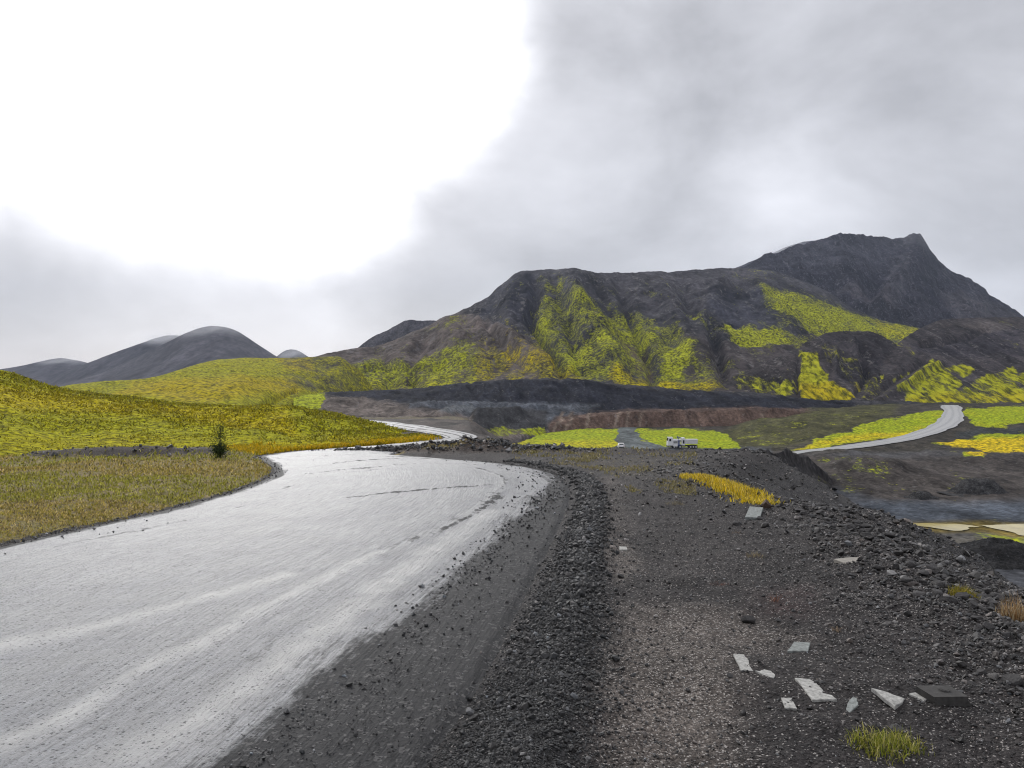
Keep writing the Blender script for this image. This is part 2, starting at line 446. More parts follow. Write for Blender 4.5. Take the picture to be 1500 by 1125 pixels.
LANE = [(-5.0, 33.0), (-3.9, 36.5), (-2.95, 40), (-3.0, 44.5), (-4.6, 52), (-8, 64), (-14, 85), (-22, 108), (-36, 140)]
WIND = catmull([(x + 0.42 + 0.0 * y, y) for x, y in ROAD_R[:10]] + [(-.3 + .3, 23.7)], 160)
BERM = plane_pts([(70, 672), (150, 671), (230, 669), (300, 668)])
MOUNDS = [  # x, y, radius x, radius y, height
    (-5.9, 30.2, 1.5, .45, .14), (-4.6, 30.0, 0.9, .4, .12), (-2.0, 29.9, 1.5, .7, .36), (-0.7, 30.6, 1.2, .6, .28), (1.0, 30.3, 1.3, .5, .14), (-3.2, 30.4, 1.0, .5, .16)]
HILL_POLY = [(-60, 27)] + plane_pts([(0, 668), (60, 662), (210, 654), (300, 652), (400, 658), (430, 656), (500, 650), (560, 646)]) + [(-5.6, 43), (-7.6, 52), (-12.5, 66), (-20, 85), (-29, 108), (-200, 108), (-200, 27)]
def ground_base(x, y):
    z = -SLOPE * np.where(y > 0, y, 0)
    return z
def ground_z(x, y, detail=True, road_dip=True):
    x = np.asarray(x, float); y = np.asarray(y, float)
    z = ground_base(x, y)
    wob = 0.35 * fbm(x * 0.8, y * 0.8, 3, 3)
    sd = poly_sd(x, y, CREST) + wob * np.clip(y / 12, 0.3, 1)
    out = np.maximum(0, -sd)
    z = z - np.where(out < 0.8, 0.55 * out ** 2 * 0.6, 0.6 * out - 0.269)
    z = z + 0.10 * np.exp(-((sd - 0.25) / 0.4) ** 2) * (0.4 + 0.6 * vnoise(x * 1.1, y * 1.1, 8)) * (x > 1.5)
    rd = poly_sd(x, y, ROAD_POLY)
    wd = seg_dist(x, y, WIND)
    z = z + 0.085 * np.exp(-(wd / 0.30) ** 2) * (0.7 + 0.5 * vnoise(x * 1.5, y * 1.5, 4)) * (y < 24)
    bd = seg_dist(x, y, BERM)
    z = z + 0.34 * np.exp(-(bd / 0.8) ** 2) * (0.75 + 0.3 * vnoise(x * .7, y * .7, 5))
    for mx_, my_, rx, ry, h in MOUNDS:
        z = z + h * np.exp(-((x - mx_) / rx) ** 2 - ((y - my_) / ry) ** 2) * (0.7 + 0.6 * vnoise(x * 2.2, y * 2.2, 6))
    off = np.clip(-rd / 0.4, 0, 1)
    if detail:
        a = np.clip(-rd / 0.8, 0, 1)
        z = z + a * (0.05 * fbm(x * 0.7, y * 0.7, 4, 21) + 0.02 * fbm(x * 3.1, y * 3.1, 3, 22) + 0.009 * fbm(x * 14, y * 14, 2, 23))
    z = z - 1.6 * sstep(-0.3, 1.5, poly_sd(x, y, HILL_POLY))
    left = (x < -3)
    z = z + np.where(left, 0.05 * sstep(0.0, 0.5, -rd), 0.0)
    z = z + 0.30 * fbm(x / 4, y / 4, 3, 98) * sstep(40, 50, y) * sstep(2.0, 5.0, seg_dist(x, y, LANE))
    if road_dip: z = z - 0.06 * sstep(-0.10, 0.12, rd)
    return np.maximum(z, -24.0)

M_gravel = gravel_mat()
az = np.radians(np.concatenate([np.arange(-180, -48, 4.0), np.arange(-48, -38, 0.6), np.arange(-38, 38.01, 0.155), np.arange(38.6, 48, 0.6), np.arange(48, 181, 4.0)]))
dd = np.exp(np.linspace(math.log(0.7), math.log(175), 370))
A, D = np.meshgrid(az, dd)
X = D * np.sin(A); Y = D * np.cos(A)
Z = ground_z(X, Y)
rd = poly_sd(X, Y, ROAD_POLY); cr = poly_sd(X, Y, CREST); wd = seg_dist(X, Y, WIND)
col = np.empty(X.shape + (3,)); col[:] = (0.028, 0.0245, 0.0235)
def blend(c, mask, rgb): return c * (1 - mask[..., None]) + np.array(rgb) * mask[..., None]
col = blend(col, np.exp(-(wd / 0.42) ** 2) * (Y < 24), (0.022, 0.0215, 0.0225))
pale = np.zeros_like(X)
for pl, f, a in (([(905, 905), (1060, 900), (1080, 1010), (1075, 1300), (880, 1300), (885, 1040)], .22, 1.0), ([(885, 775), (925, 795), (940, 830), (905, 860), (882, 810)], .15, .8), ([(880, 700), (905, 700), (925, 780), (885, 780)], .2, .45), ([(900, 885), (1060, 890), (1180, 930), (1090, 960), (910, 950)], .25, .7)):
    pale = np.maximum(pale, a * area(X, Y, plane_pts(pl), f))
col = blend(col, pale * 0.9, (0.095, 0.080, 0.069))
red = area(X, Y, plane_pts([(1120, 870), (1180, 860), (1180, 900), (1110, 900)]), .3)
col = blend(col, red * .5, (0.055, 0.03, 0.028))
col = blend(col, sstep(0.3, -1.5, cr) * (X > 0), (0.036, 0.034, 0.034))
lfield = (X < -3) & (rd < 0)
lf = np.where(X < -4, sstep(0.0, 0.25, -rd + .15 * (vnoise(X * 2, Y * 2, 88) - .5)), 0) * sstep(31, 28, Y)
berm = np.exp(-(seg_dist(X, Y, BERM) / 1.0) ** 2)
moss = 0.85 * lf * (1 - berm)
col = blend(col, np.clip(berm * 1.5, 0, 1), (0.034, 0.025, 0.021))
far = sstep(36, 42, Y) * (X < 0)
col = blend(col, far, (0.040, 0.032, 0.028))
col = col * (1 + far * np.clip(1.1 * fbm(X / 2.2, Y / 5, 4, 97, .65), -.7, 1.2))[..., None]
bend = np.exp(-((X + 2.5) / 5) ** 2 - ((Y - 30) / 1.3) ** 2)
col = blend(col, np.clip(bend * 1.3, 0, 1), (0.058, 0.044, 0.036))
rub = area(X, Y, plane_pts([(760, 672), (1005, 664), (1010, 700), (900, 715), (860, 700)]), 1.5)
moss = np.maximum(moss, 0.36 * rub)
moss = np.maximum(moss, 0.45 * sstep(36, 44, Y) * (X < -3) * sstep(1.0, 3.0, seg_dist(X, Y, LANE)) * (1 - area(X, Y, [(-12, 44), (0, 40), (0, 110), (-24, 120)], 3)))
for mx_, my_, rx, ry, h in MOUNDS[2:4]:
    moss = np.maximum(moss, 0.75 * np.exp(-((X - mx_ + .6) / rx) ** 2 - ((Y - my_) / ry) ** 2))
speck = (1 - far) * (1 - .9 * np.clip(berm * 1.5, 0, 1)) * np.clip(0.25 + 0.8 * pale + 0.5 * rub + 0.3 * (vnoise(X * .6, Y * .6, 31) - .5), 0, 1) * (1 - 0.6 * np.exp(-(wd / 0.45) ** 2))
grid_obj("ground", X, Y, Z, M_gravel, {"Col": col, "moss": moss, "speck": speck})

# ------------------------------------------------------------------ the wet gravel road
M_road = road_mat()
tt = np.linspace(0, 1, 220)
X = RL[:, None, 0] * (1 - tt) + RR[:, None, 0] * tt
Y = RL[:, None, 1] * (1 - tt) + RR[:, None, 1] * tt
seg = np.hypot(*np.diff(0.5 * (RL + RR), axis=0).T); S = np.concatenate([[0], np.cumsum(seg)])
T = np.broadcast_to(tt, X.shape); SS = np.broadcast_to(S[:, None], X.shape)
wid = np.hypot(RL[:, 0] - RR[:, 0], RL[:, 1] - RR[:, 1])[:, None]
edge_r = np.interp(Y, [0, 4, 7, 12, 17, 20, 23], [.79, .82, .855, .875, .93, .96, .99])
film = 0.95 - sstep(edge_r - .06, edge_r + .10, T) * 0.9
film = film - 0.75 * sstep(.06, .0, T) - 0.30 * sstep(.12, .03, T) * vnoise(SS * 1.2, T * 20, 41)
streaks = [  # photograph polylines of the tyre and grader marks, half width in metres, film change, height change
    ([(0, 1108), (100, 1065), (200, 1000), (280, 962), (400, 895), (500, 845), (560, 815)], 0.055, 0.450, .020),
    ([(200, 1125), (330, 1040), (450, 950), (560, 870), (650, 805), (720, 752)], .10, +.3, .010), ([(0, 960), (200, 915), (420, 850)], .08, +.3, .008),
    ([(60, 1125), (180, 1062), (300, 985), (420, 905)], 0.039, -0.288, -.008),
    ([(505, 734), (560, 728), (620, 722), (715, 714)], 0.088, -0.675, .012),
    ([(600, 800), (660, 775), (705, 750), (733, 722), (738, 702), (700, 688)], 0.061, -0.630, .012),
    ([(560, 812), (640, 776), (690, 748), (715, 725), (722, 706)], 0.050, -0.315, -.006),
    ([(330, 1000), (470, 905), (600, 820), (690, 760), (760, 715), (770, 700)], 0.066, -0.252, -.008),
    ([(430, 985), (540, 905), (640, 830), (720, 770), (780, 722)], 0.040, -0.15, .006),
    ([(450, 696), (560, 686), (640, 681), (720, 683)], 0.165, -0.495, .008),
    ([(430, 690), (520, 678), (600, 674), (680, 676)], 0.121, -0.405, .006),
    ([(560, 671), (640, 672), (720, 678), (770, 690), (785, 700)], 0.193, -0.360, .008),
    ([(0, 825), (130, 795), (260, 768), (360, 742), (420, 715)], 0.066, -0.405, .006),
    ([(0, 1010), (140, 985), (260, 962)], 0.028, -0.225, .004),
    ([(420, 720), (470, 700), (560, 690)], 0.110, -0.360, .01)]
dz = np.zeros_like(X); ridge = np.zeros_like(X)
for pl, w_, df, h in streaks:
    q = catmull(plane_pts(pl), 30)
    ds = seg_dist(X, Y, q)
    w2 = w_ * (0.6 + 0.9 * vnoise(X * 3, Y * 3, 44))
    g = np.exp(-(ds / (w2 * 1.5)) ** 2) * np.clip(.15 + 1.25 * vnoise(X * 16, Y * 13, 45) * (.45 + vnoise(X * 1.2, Y * 1.2, 46)), 0, .9)
    film = film + df * g; dz = dz + h * g
    if df > 0: g = np.exp(-(ds / (w2 * 1.5)) ** 2) * (.55 + .6 * vnoise(X * 7, Y * 5, 49))
    if df > 0: ridge = np.maximum(ridge, g)
film = film - 0.25 * sstep(21, 26, Y) * vnoise(X * 1.4, Y * 1.4, 47)
film = film - 0.12 * (vnoise(X * .8, Y * .8, 48) > .6)
Z = ground_base(X, Y) + 0.012 + dz + 0.008 * fbm(T * 14, SS * 0.35, 3, 51) + 0.003 * fbm(X * 9, Y * 9, 2, 52) + 0.05 * np.sin(np.pi * T)
Z = Z - 0.025 * (sstep(.015, 0, T) + sstep(.985, 1, T))
grid_obj("road", X, Y, Z, M_road, {"film": film, "across": T * 6.4, "along": SS + 0 * T, "ridge": ridge}, flip=True)
def road_height(x, y): return ground_base(x, y) + 0.05

def strip_road(name, centre, width, zfun, mat, n=160, m=24, lift=0.03, film_v=0.85, ridge_v=0.0):
    c = catmull(centre, n)
    tg = np.gradient(c, axis=0); tg /= np.linalg.norm(tg, axis=1)[:, None]
    nr = np.stack([tg[:, 1], -tg[:, 0]], 1)
    w = np.linspace(-.5, .5, m)
    wv = np.broadcast_to(np.asarray(width, float), (n,)) if np.ndim(width) == 0 else np.interp(np.linspace(0, 1, n), np.linspace(0, 1, len(width)), width)
    X = c[:, None, 0] + nr[:, None, 0] * w * wv[:, None]; Y = c[:, None, 1] + nr[:, None, 1] * w * wv[:, None]
    wv = wv * (1 + .16 * fbm(c[:, 0] / 9, c[:, 1] / 9, 3, 77)); X = c[:, None, 0] + nr[:, None, 0] * w * wv[:, None]; Y = c[:, None, 1] + nr[:, None, 1] * w * wv[:, None]
    zc = zfun(c[:, 0], c[:, 1])
    zc = np.convolve(np.pad(zc, 6, mode="edge"), np.ones(13) / 13, "valid")
    Z = 0.6 * zfun(X, Y) + 0.4 * zc[:, None] + lift
    S = np.concatenate([[0], np.cumsum(np.hypot(*np.diff(c, axis=0).T))])
    film = film_v - 0.35 * sstep(.42, .5, np.abs(w))[None, :] + 0 * X
    for k in (-.22, .2): film = film + 0.25 * np.exp(-((w - k) / .07) ** 2)[None, :]
    for k in (0.0, .33, -.35): film = film - 0.55 * np.exp(-((w - k) / .06) ** 2)[None, :]
    return grid_obj(name, X, Y, Z, mat, {"film": film, "ridge": ridge_v * np.clip(film - .25, 0, 1), "across": w[None, :] * wv[:, None] * .5, "along": S[:, None] + 0 * X}, flip=False)
M_road2 = road_mat("far_gravel_road", 9.0)
strip_road("road", LANE, [1.8, 1.6, 1.6, 1.9, 2.6, 3.4, 4.0, 4.4, 5], lambda x, y: ground_base(x, y), M_road, lift=0.10)

# ------------------------------------------------------------------ layered terrain behind: each layer has feet and crest at their own distance
def layer(name, px, rows, crest, foot, d_foot, d_crest, d_back, mat, prof=1.2, seed=1, gully=(60., 10.), fine=(12., 1.5), features=(), moss=(), tints=(), base=(0.04, 0.036, 0.037), hue=(), back=0.5, z_back=-10., crest_rough=1.0, smooth_px=6.0, hue0=0.0, moss0=0.0, strata=None):
    C = len(px)
    zc_py = smooth_interp(crest, px, smooth_px); zf_py = smooth_interp(foot, px, smooth_px)
    dF = interp(d_foot, px) if not np.isscalar(d_foot) else np.full(C, float(d_foot))
    dC = smooth_interp(d_crest, px, 20) if not np.isscalar(d_crest) else np.full(C, float(d_crest))
    t = np.concatenate([np.linspace(0, 1, rows), 1 + np.linspace(0, 1, max(6, rows // 6))[1:]])[:, None]
    zF = EYE - (zf_py - CY) / F * dF; zC = EYE - (zc_py - CY) / F * dC
    tf = np.minimum(t, 1.0)
    D = dF + (dC - dF) * tf + np.maximum(0, t - 1) * (d_back)
    pr = prof if callable(prof) else (lambda q: q ** prof)
    Z = zF + (zC - zF) * pr(tf)
    over = np.maximum(0, t - 1)
    Z = Z * (1 - sstep(0, 1, over) * 1.0) + z_back * sstep(0, 1, over)
    PX = np.broadcast_to(px, Z.shape)
    X = (PX - CX) / F * D; Y = D + 0 * Z
    upx, upy = to_px(X, Y, Z)
    env = np.sin(np.pi * np.clip(t, 0, 1)) ** 0.6 * (t <= 1) + 0 * Z
    gs, ga = gully
    warp = fbm(X / (gs * 2.5), Y / (gs * 2.5), 2, seed + 5) * 0.6
    Z = Z + env * ga * (ridged(X / gs + warp, Y / (gs * 3.2), 4, seed) - 0.62) * 2
    fs, fa = fine
    fe = np.maximum(env, 0.36 * crest_rough * (t > .9))
    Z = Z + fe * fa * fbm(X / fs, Y / fs, 4, seed + 9, 0.6)
    if strata:      # lava beds: the slope climbs in steps
        ph = (Z + 5 * fbm(X / 90, Y / 90, 3, seed + 40)) / strata[0]
        fr = ph - np.floor(ph)
        Z = Z + env * strata[1] * (sstep(.35, .65, fr) - fr) * (0.4 + 1.2 * vnoise(X / 60, Y / 60, seed + 41))
    for pl, w, amp in features:
        ds = seg_dist(upx, upy, pl)
        Z = Z + amp * np.exp(-(ds / w) ** 2) * np.clip(env * 1.1, 0, 1) ** 1.5
    wx = upx + 5 * fbm(X / gs, Y / gs, 3, seed + 3); wy = upy + 3 * fbm(X / gs, Y / gs, 3, seed + 4)
    mo = np.full(Z.shape, float(moss0)); hu = np.full(Z.shape, float(hue0))
    for pl, a, f in moss: mo = np.maximum(mo, a * area(wx, wy, pl, f))
    hum = fine[0] * .45
    Z = Z + np.clip(mo, 0, 1) * np.clip(env * 1.5, 0, 1) * fine[1] * .42 * (ridged(X / hum, Y / hum, 2, seed + 30) - .6) * 2
    for pl, a, f in hue: hu = hu + a * area(wx, wy, pl, f)
    col = np.empty(Z.shape + (3,)); col[:] = base
    for pl, rgb, f in tints: col = blend(col, area(wx, wy, pl, f), rgb)
    return grid_obj(name, X, Y, Z, mat, {"Col": col, "moss": mo, "hue": np.clip(hu, 0, 1)})
def c8(l): return [(700 + x / 3, 360 + y / 3) for x, y in l]
def c4(l): return [(1100 + x / 3.75, 320 + y / 3.75) for x, y in l]
def c6(l): return [(450 + x / 3.75, 370 + y / 3.75) for x, y in l]

# near mossy hill on the left of the road
M_moss_near = terrain_mat("near_moss", s=0.35, moss_s=0.6, streak=1.0, bump=0.35, green=(0.25, 0.245, 0.007), yellow=(0.34, 0.275, 0.005), dark=(0.055, 0.052, 0.004), amp=1.0, soft=0.2)
foot_l = [(-700, 720), (-400, 700), (-100, 680), (0, 675), (60, 669), (210, 661), (300, 659), (400, 666), (430, 662), (500, 656), (560, 651), (622, 644), (660, 640)]
dfoot_l = [(p, plane_pt(p, q)[1]) for p, q in foot_l]
layer("mossy_hill", np.concatenate([np.arange(-700, -20, 8.0), np.arange(-20, 645, 1.6)]), 150,
      [(-700, 500), (-400, 520), (-100, 536), (0, 542), (17, 545), (50, 557), (73, 565), (110, 573), (200, 583), (267, 592), (333, 596), (400, 598), (460, 601), (500, 609), (541, 620), (580, 631), (622, 642.3), (645, 646)],
      foot_l, dfoot_l, [(-700, 130), (0, 112), (110, 105), (300, 95), (460, 85), (541, 70), (622, 47), (645, 44)], 40, M_moss_near, prof=lambda t: t ** 0.85,
      seed=71, gully=(9., .5), fine=(2.6, .22), base=(0.05, 0.036, 0.022), moss0=0.86, z_back=-4,
      features=[([(390, 640), (480, 625), (540, 628)], 7, -.5), ([(330, 618), (420, 626), (470, 640)], 6, -.6), ([(60, 625), (140, 640)], 8, -.4), ([(200, 610), (330, 612), (440, 612)], 9, .5)],
      hue=[([(-700, 560), (0, 566), (150, 588), (300, 606), (420, 612), (440, 628), (300, 622), (150, 608), (0, 600), (-700, 600)], .75, 9), ([(330, 650), (440, 645), (560, 636), (622, 640), (622, 650), (430, 668), (330, 668)], .55, 8), ([(0, 640), (200, 640), (330, 650), (300, 662), (0, 672)], .25, 8)],
      tints=[([(340, 612), (380, 612), (480, 632), (400, 624)], (0.05, 0.03, 0.015), 4)], hue0=0.12, smooth_px=10)

# middle mossy ridge
M_moss_mid = terrain_mat("mid_moss", s=0.06, moss_s=0.11, streak=0.45, bump=1.2, green=(0.225, 0.225, 0.009), yellow=(0.30, 0.23, 0.006), dark=(0.06, 0.058, 0.008), amp=1.3, soft=0.18)
layer("mossy_ridge", np.arange(-500, 560, 1.8), 120,
      [(-500, 560), (-200, 572), (0, 574), (60, 571), (113, 562), (167, 557), (213, 555), (247, 547), (290, 533), (320, 527), (353, 524), (407, 525), (460, 523), (500, 522), (530, 545), (560, 590)],
      [(-500, 640), (560, 640)], [(-500, 150), (260, 150), (350, 175), (430, 250), (480, 350), (530, 450), (560, 480)], [(-500, 420), (200, 430), (353, 480), (460, 520), (560, 520)], 150, M_moss_mid, prof=0.95, seed=81, gully=(45., 3.0), fine=(9., .8),
      base=(0.048, 0.042, 0.034), moss0=0.52, hue0=0.2, moss=[([(-600, 480), (420, 480), (440, 540), (470, 640), (-600, 640)], .82, 60), ([(430, 570), (490, 570), (470, 610), (430, 610)], .9, 8)],
      hue=[([(200, 560), (430, 555), (440, 575), (300, 590), (150, 585)], .55, 8), ([(405, 525), (460, 524), (460, 542), (420, 540)], .4, 4), ([(440, 580), (480, 575), (470, 600), (430, 600)], -.3, 4)],
      tints=[([(-100, 550), (50, 556), (110, 566), (150, 580), (90, 578), (0, 574)], (0.035, 0.027, 0.024), 3)],
      features=[([(385, 597), (410, 585), (432, 572)], 3.5, -3.0), ([(250, 575), (320, 585)], 5, -1.5)])

# the main mountain
M_mtn = terrain_mat("mountain_rock", s=0.022, moss_s=0.085, streak=0.4, bump=8.0, green=(0.33, 0.345, 0.020), yellow=(0.42, 0.33, 0.006), dark=(0.06, 0.06, 0.014), amp=1.9, soft=0.24, pt=(0.29, 0.38))
mtn_crest = [(380, 560), (420, 538), (440, 528), (460, 522), (500, 514), (540, 509), (557, 506), (600, 490), (637, 472), (653, 463), (677, 455), (717, 433), (751, 404), (767, 395.5), (800, 394), (843, 393), (873, 398), (927, 400), (960, 397), (980, 400), (1000, 397), (1040, 394), (1093, 392), (1129, 396), (1167, 408), (1215, 429), (1249, 451), (1287, 468), (1345, 481), (1420, 510), (1480, 560)]
mtn_foot = [(380, 600), (480, 585), (565, 583), (677, 572), (733, 568), (821, 565), (850, 566), (900, 575), (1000, 582), (1070, 581), (1133, 590), (1200, 597), (1480, 600)]
mtn_moss = [(c8([(260, 170), (390, 140), (400, 190), (300, 230)]), .42, 5), (c8([(225, 340), (300, 270), (400, 250), (340, 340), (290, 400), (235, 380)]), .62, 4), (c8([(450, 255), (560, 262), (640, 275), (725, 300), (760, 360), (800, 400), (850, 400), (850, 430), (700, 470), (520, 420), (490, 340)]), .62, 6),
    (c8([(335, 430), (430, 405), (520, 430), (640, 480), (660, 545), (440, 550), (380, 555), (345, 480)]), .75, 5), (c8([(-60, 560), (60, 490), (200, 490), (340, 480), (390, 555), (470, 595), (200, 600), (-60, 605)]), .52, 5),
    (c8([(760, 595), (820, 480), (900, 465), (950, 480), (955, 540), (910, 560), (1100, 635), (880, 660), (600, 620), (590, 540), (700, 590)]), .82, 4), (c8([(930, 340), (1000, 320), (1030, 350), (1000, 390), (940, 370)]), .45, 5),
    (c8([(1090, 345), (1180, 355), (1300, 370), (1400, 400), (1380, 435), (1200, 448), (1100, 412)]), .82, 3), (c4([(75, 395), (200, 405), (400, 465), (600, 535), (930, 595), (860, 680), (650, 660), (500, 640), (370, 660), (160, 560), (100, 500)]), .8, 4),
    (c4([(-30, 605), (150, 602), (330, 680), (100, 705), (-30, 700)]), .72, 4), (c6([(0, 640), (130, 650), (250, 620), (390, 560), (480, 600), (560, 610), (640, 620), (760, 570), (820, 640), (870, 760), (500, 790), (300, 800), (0, 800)]), .62, 6), (c6([(680, 440), (880, 395), (900, 430), (720, 460)]), .40, 4), (c6([(1060, 385), (1150, 425), (1240, 450), (1310, 500), (1280, 520), (1150, 450)]), .55, 3), (c6([(640, 600), (820, 560), (900, 600), (1000, 560), (1100, 640), (850, 730), (700, 740)]), .42, 6), (c8([(1050, 490), (1140, 510), (1120, 540), (1060, 520)]), .5, 4), (c8([(950, 600), (1130, 560), (1380, 570), (1380, 660), (1100, 650)]), .33, 5)]
mtn_moss = [(a, b * .92, c * 3.0) for a, b, c in mtn_moss]
mtn_moss += [([(770, 470), (800, 430), (850, 445), (950, 455), (1000, 500), (1060, 560), (1060, 580), (860, 570), (780, 560)], .40, 14), ([(440, 530), (520, 545), (620, 525), (760, 520), (860, 545), (860, 575), (440, 590)], .46, 12), ([(380, 530), (470, 525), (560, 545), (560, 600), (380, 600)], .62, 14)]
mtn_hue = [([(700, 500), (760, 515), (850, 540), (860, 566), (700, 566)], .6, 8), ([(895, 545), (960, 552), (1080, 568), (1080, 590), (890, 575)], .7, 6), (c6([(1040, 370), (1330, 480), (1400, 640), (1100, 640)]), .5, 8), ([(1280, 465), (1360, 480), (1340, 500), (1280, 490)], .3, 8), ([(480, 560), (700, 545), (720, 575), (480, 585)], .2, 8)]
mtn_feat = [([(845, 395), (838, 430), (846, 456), (880, 500), (905, 545)], 17, 22), ([(843, 450), (850, 458)], 9, 10), ([(760, 398), (745, 440), (742, 470)], 12, 12), ([(600, 490), (650, 472), (695, 478), (740, 505), (800, 540)], 13, 15), ([(665, 512), (700, 540)], 22, 14), ([(960, 398), (985, 460), (1010, 520), (1050, 562)], 15, 16), ([(1105, 398), (1125, 450), (1160, 470)], 12, 10), ([(1060, 400), (1040, 450), (1030, 500)], 14, 12),
    ([(783, 402), (787, 430), (775, 462), (796, 497), (818, 530), (830, 562)], 7, -20), ([(812, 405), (835, 480), (850, 540)], 8, -10), ([(905, 412), (925, 470), (950, 525), (957, 560)], 7, -16), ([(1040, 480), (1055, 530), (1062, 562)], 8, -18), ([(1135, 432), (1190, 470), (1290, 500)], 8, -10), ([(700, 468), (720, 500), (750, 525), (770, 545)], 5, -8), ([(560, 520), (580, 550), (560, 575)], 7, -8), ([(620, 500), (600, 540), (610, 570)], 7, -7), ([(1000, 410), (1010, 450), (1080, 470)], 8, -10), ([(870, 405), (885, 440), (900, 470)], 6, -9)]
mtn_tint = [([(380, 500), (660, 460), (760, 500), (860, 560), (860, 590), (380, 600)], (0.078, 0.064, 0.057), 14), ([(735, 405), (785, 400), (775, 470), (700, 462)], (0.034, 0.034, 0.044), 7), ([(880, 395), (1110, 390), (1140, 440), (1120, 480), (1000, 470), (900, 440)], (0.046, 0.043, 0.048), 10), ([(1040, 430), (1140, 430), (1140, 480), (1040, 470)], (0.030, 0.030, 0.038), 7), ([(910, 500), (950, 505), (955, 550), (915, 540)], (0.075, 0.055, 0.045), 6), ([(1000, 510), (1300, 480), (1300, 600), (1000, 580)], (0.046, 0.039, 0.038), 8)]
layer("mountain", np.arange(380, 1480, 1.6), 190, mtn_crest, mtn_foot, 480, [(380, 640), (440, 700), (560, 760), (640, 850), (760, 1000), (850, 980), (960, 1060), (1100, 1150), (1215, 1080), (1345, 950), (1480, 800)], 260, M_mtn,
      prof=lambda t: 0.55 * t ** 1.5 + 0.45 * t, seed=91, gully=(55., 2.6), fine=(26., 5.0), strata=(24., 4.0), features=[(a, b * 1.1, c * .85) for a, b, c in mtn_feat], moss=mtn_moss, hue=mtn_hue, tints=mtn_tint, base=(0.037, 0.0355, 0.040), smooth_px=4)

# ridge behind the left shoulder, the peak, the two hills on the right
M_rock = terrain_mat("bare_rock", s=0.032, moss_s=0.03, streak=0.4, bump=16.0, amp=1.3, pale=(0.15, 0.142, 0.165), pt=(0.27, 0.37))
layer("rocky_ridge", np.arange(470, 760, 1.8), 60, [(470, 540), (505, 520), (527, 508), (543, 494), (573, 481), (594, 469), (634, 470), (660, 468), (700, 480), (760, 520)], [(470, 560), (760, 560)], 1050, 1300, 250, M_rock, seed=101, gully=(60., 9.), fine=(14., 4.), base=(0.040, 0.037, 0.042))
peak_crest = [(980, 470), (1060, 410), (1095, 388), (1100, 385), (1116, 376), (1132, 373), (1159, 364), (1193, 353), (1215, 346), (1233, 343), (1271, 346), (1287, 346), (1308, 350), (1324, 348), (1335, 345.5), (1341, 343.5), (1348, 344), (1354, 352), (1367, 371), (1375, 384), (1393, 396), (1420, 408), (1444, 424), (1449, 434), (1473, 447), (1500, 461), (1600, 500), (1800, 560), (2000, 590)]
layer("rocky_peak", np.arange(980, 1950, 1.7), 150, peak_crest, [(980, 560), (2000, 600)], 900, [(980, 1500), (1345, 1650), (1500, 1500), (2000, 1300)], 400, M_rock, prof=lambda t: 0.35 * t ** 2.2 + 0.65 * t, seed=111, gully=(110., 5.0), fine=(34., 13.), strata=(26., 7.),
      features=[([(1343, 352), (1330, 390), (1310, 430), (1290, 470)], 14, 20), ([(1230, 350), (1235, 400), (1260, 450)], 14, 18), ([(1290, 355), (1285, 400), (1270, 440)], 12, -16), ([(1375, 390), (1390, 430), (1420, 465)], 13, 14), ([(1160, 370), (1180, 410)], 10, 12)],
      base=(0.026, 0.0245, 0.033), crest_rough=1.4, smooth_px=1.0,
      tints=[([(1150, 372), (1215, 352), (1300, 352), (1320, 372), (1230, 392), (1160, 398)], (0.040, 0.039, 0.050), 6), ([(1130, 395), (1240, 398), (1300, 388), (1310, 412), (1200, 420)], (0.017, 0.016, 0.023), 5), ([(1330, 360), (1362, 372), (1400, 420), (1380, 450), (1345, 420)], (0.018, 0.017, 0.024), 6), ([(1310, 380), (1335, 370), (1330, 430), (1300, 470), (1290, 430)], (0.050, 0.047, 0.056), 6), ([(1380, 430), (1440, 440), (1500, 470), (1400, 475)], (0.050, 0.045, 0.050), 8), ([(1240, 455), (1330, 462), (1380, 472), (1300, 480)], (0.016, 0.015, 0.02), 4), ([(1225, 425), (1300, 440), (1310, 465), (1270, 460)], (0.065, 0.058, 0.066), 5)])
layer("far_ridge", np.arange(1060, 1260, 2.0), 30, [(1060, 400), (1105, 381), (1130, 371), (1150, 362), (1172, 355), (1188, 352.5), (1230, 350), (1260, 380)], [(1060, 480), (1260, 480)], 2300, 2600, 300, M_rock, seed=117, gully=(90., 6.), fine=(20., 4.), base=(0.045, 0.043, 0.05))
M_hill = terrain_mat("cinder_hill", pt=(0.30, 0.39), s=0.04, moss_s=0.05, streak=0.16, bump=3.0, green=(0.26, 0.26, 0.012), yellow=(0.34, 0.265, 0.006), amp=2.2, soft=0.18)
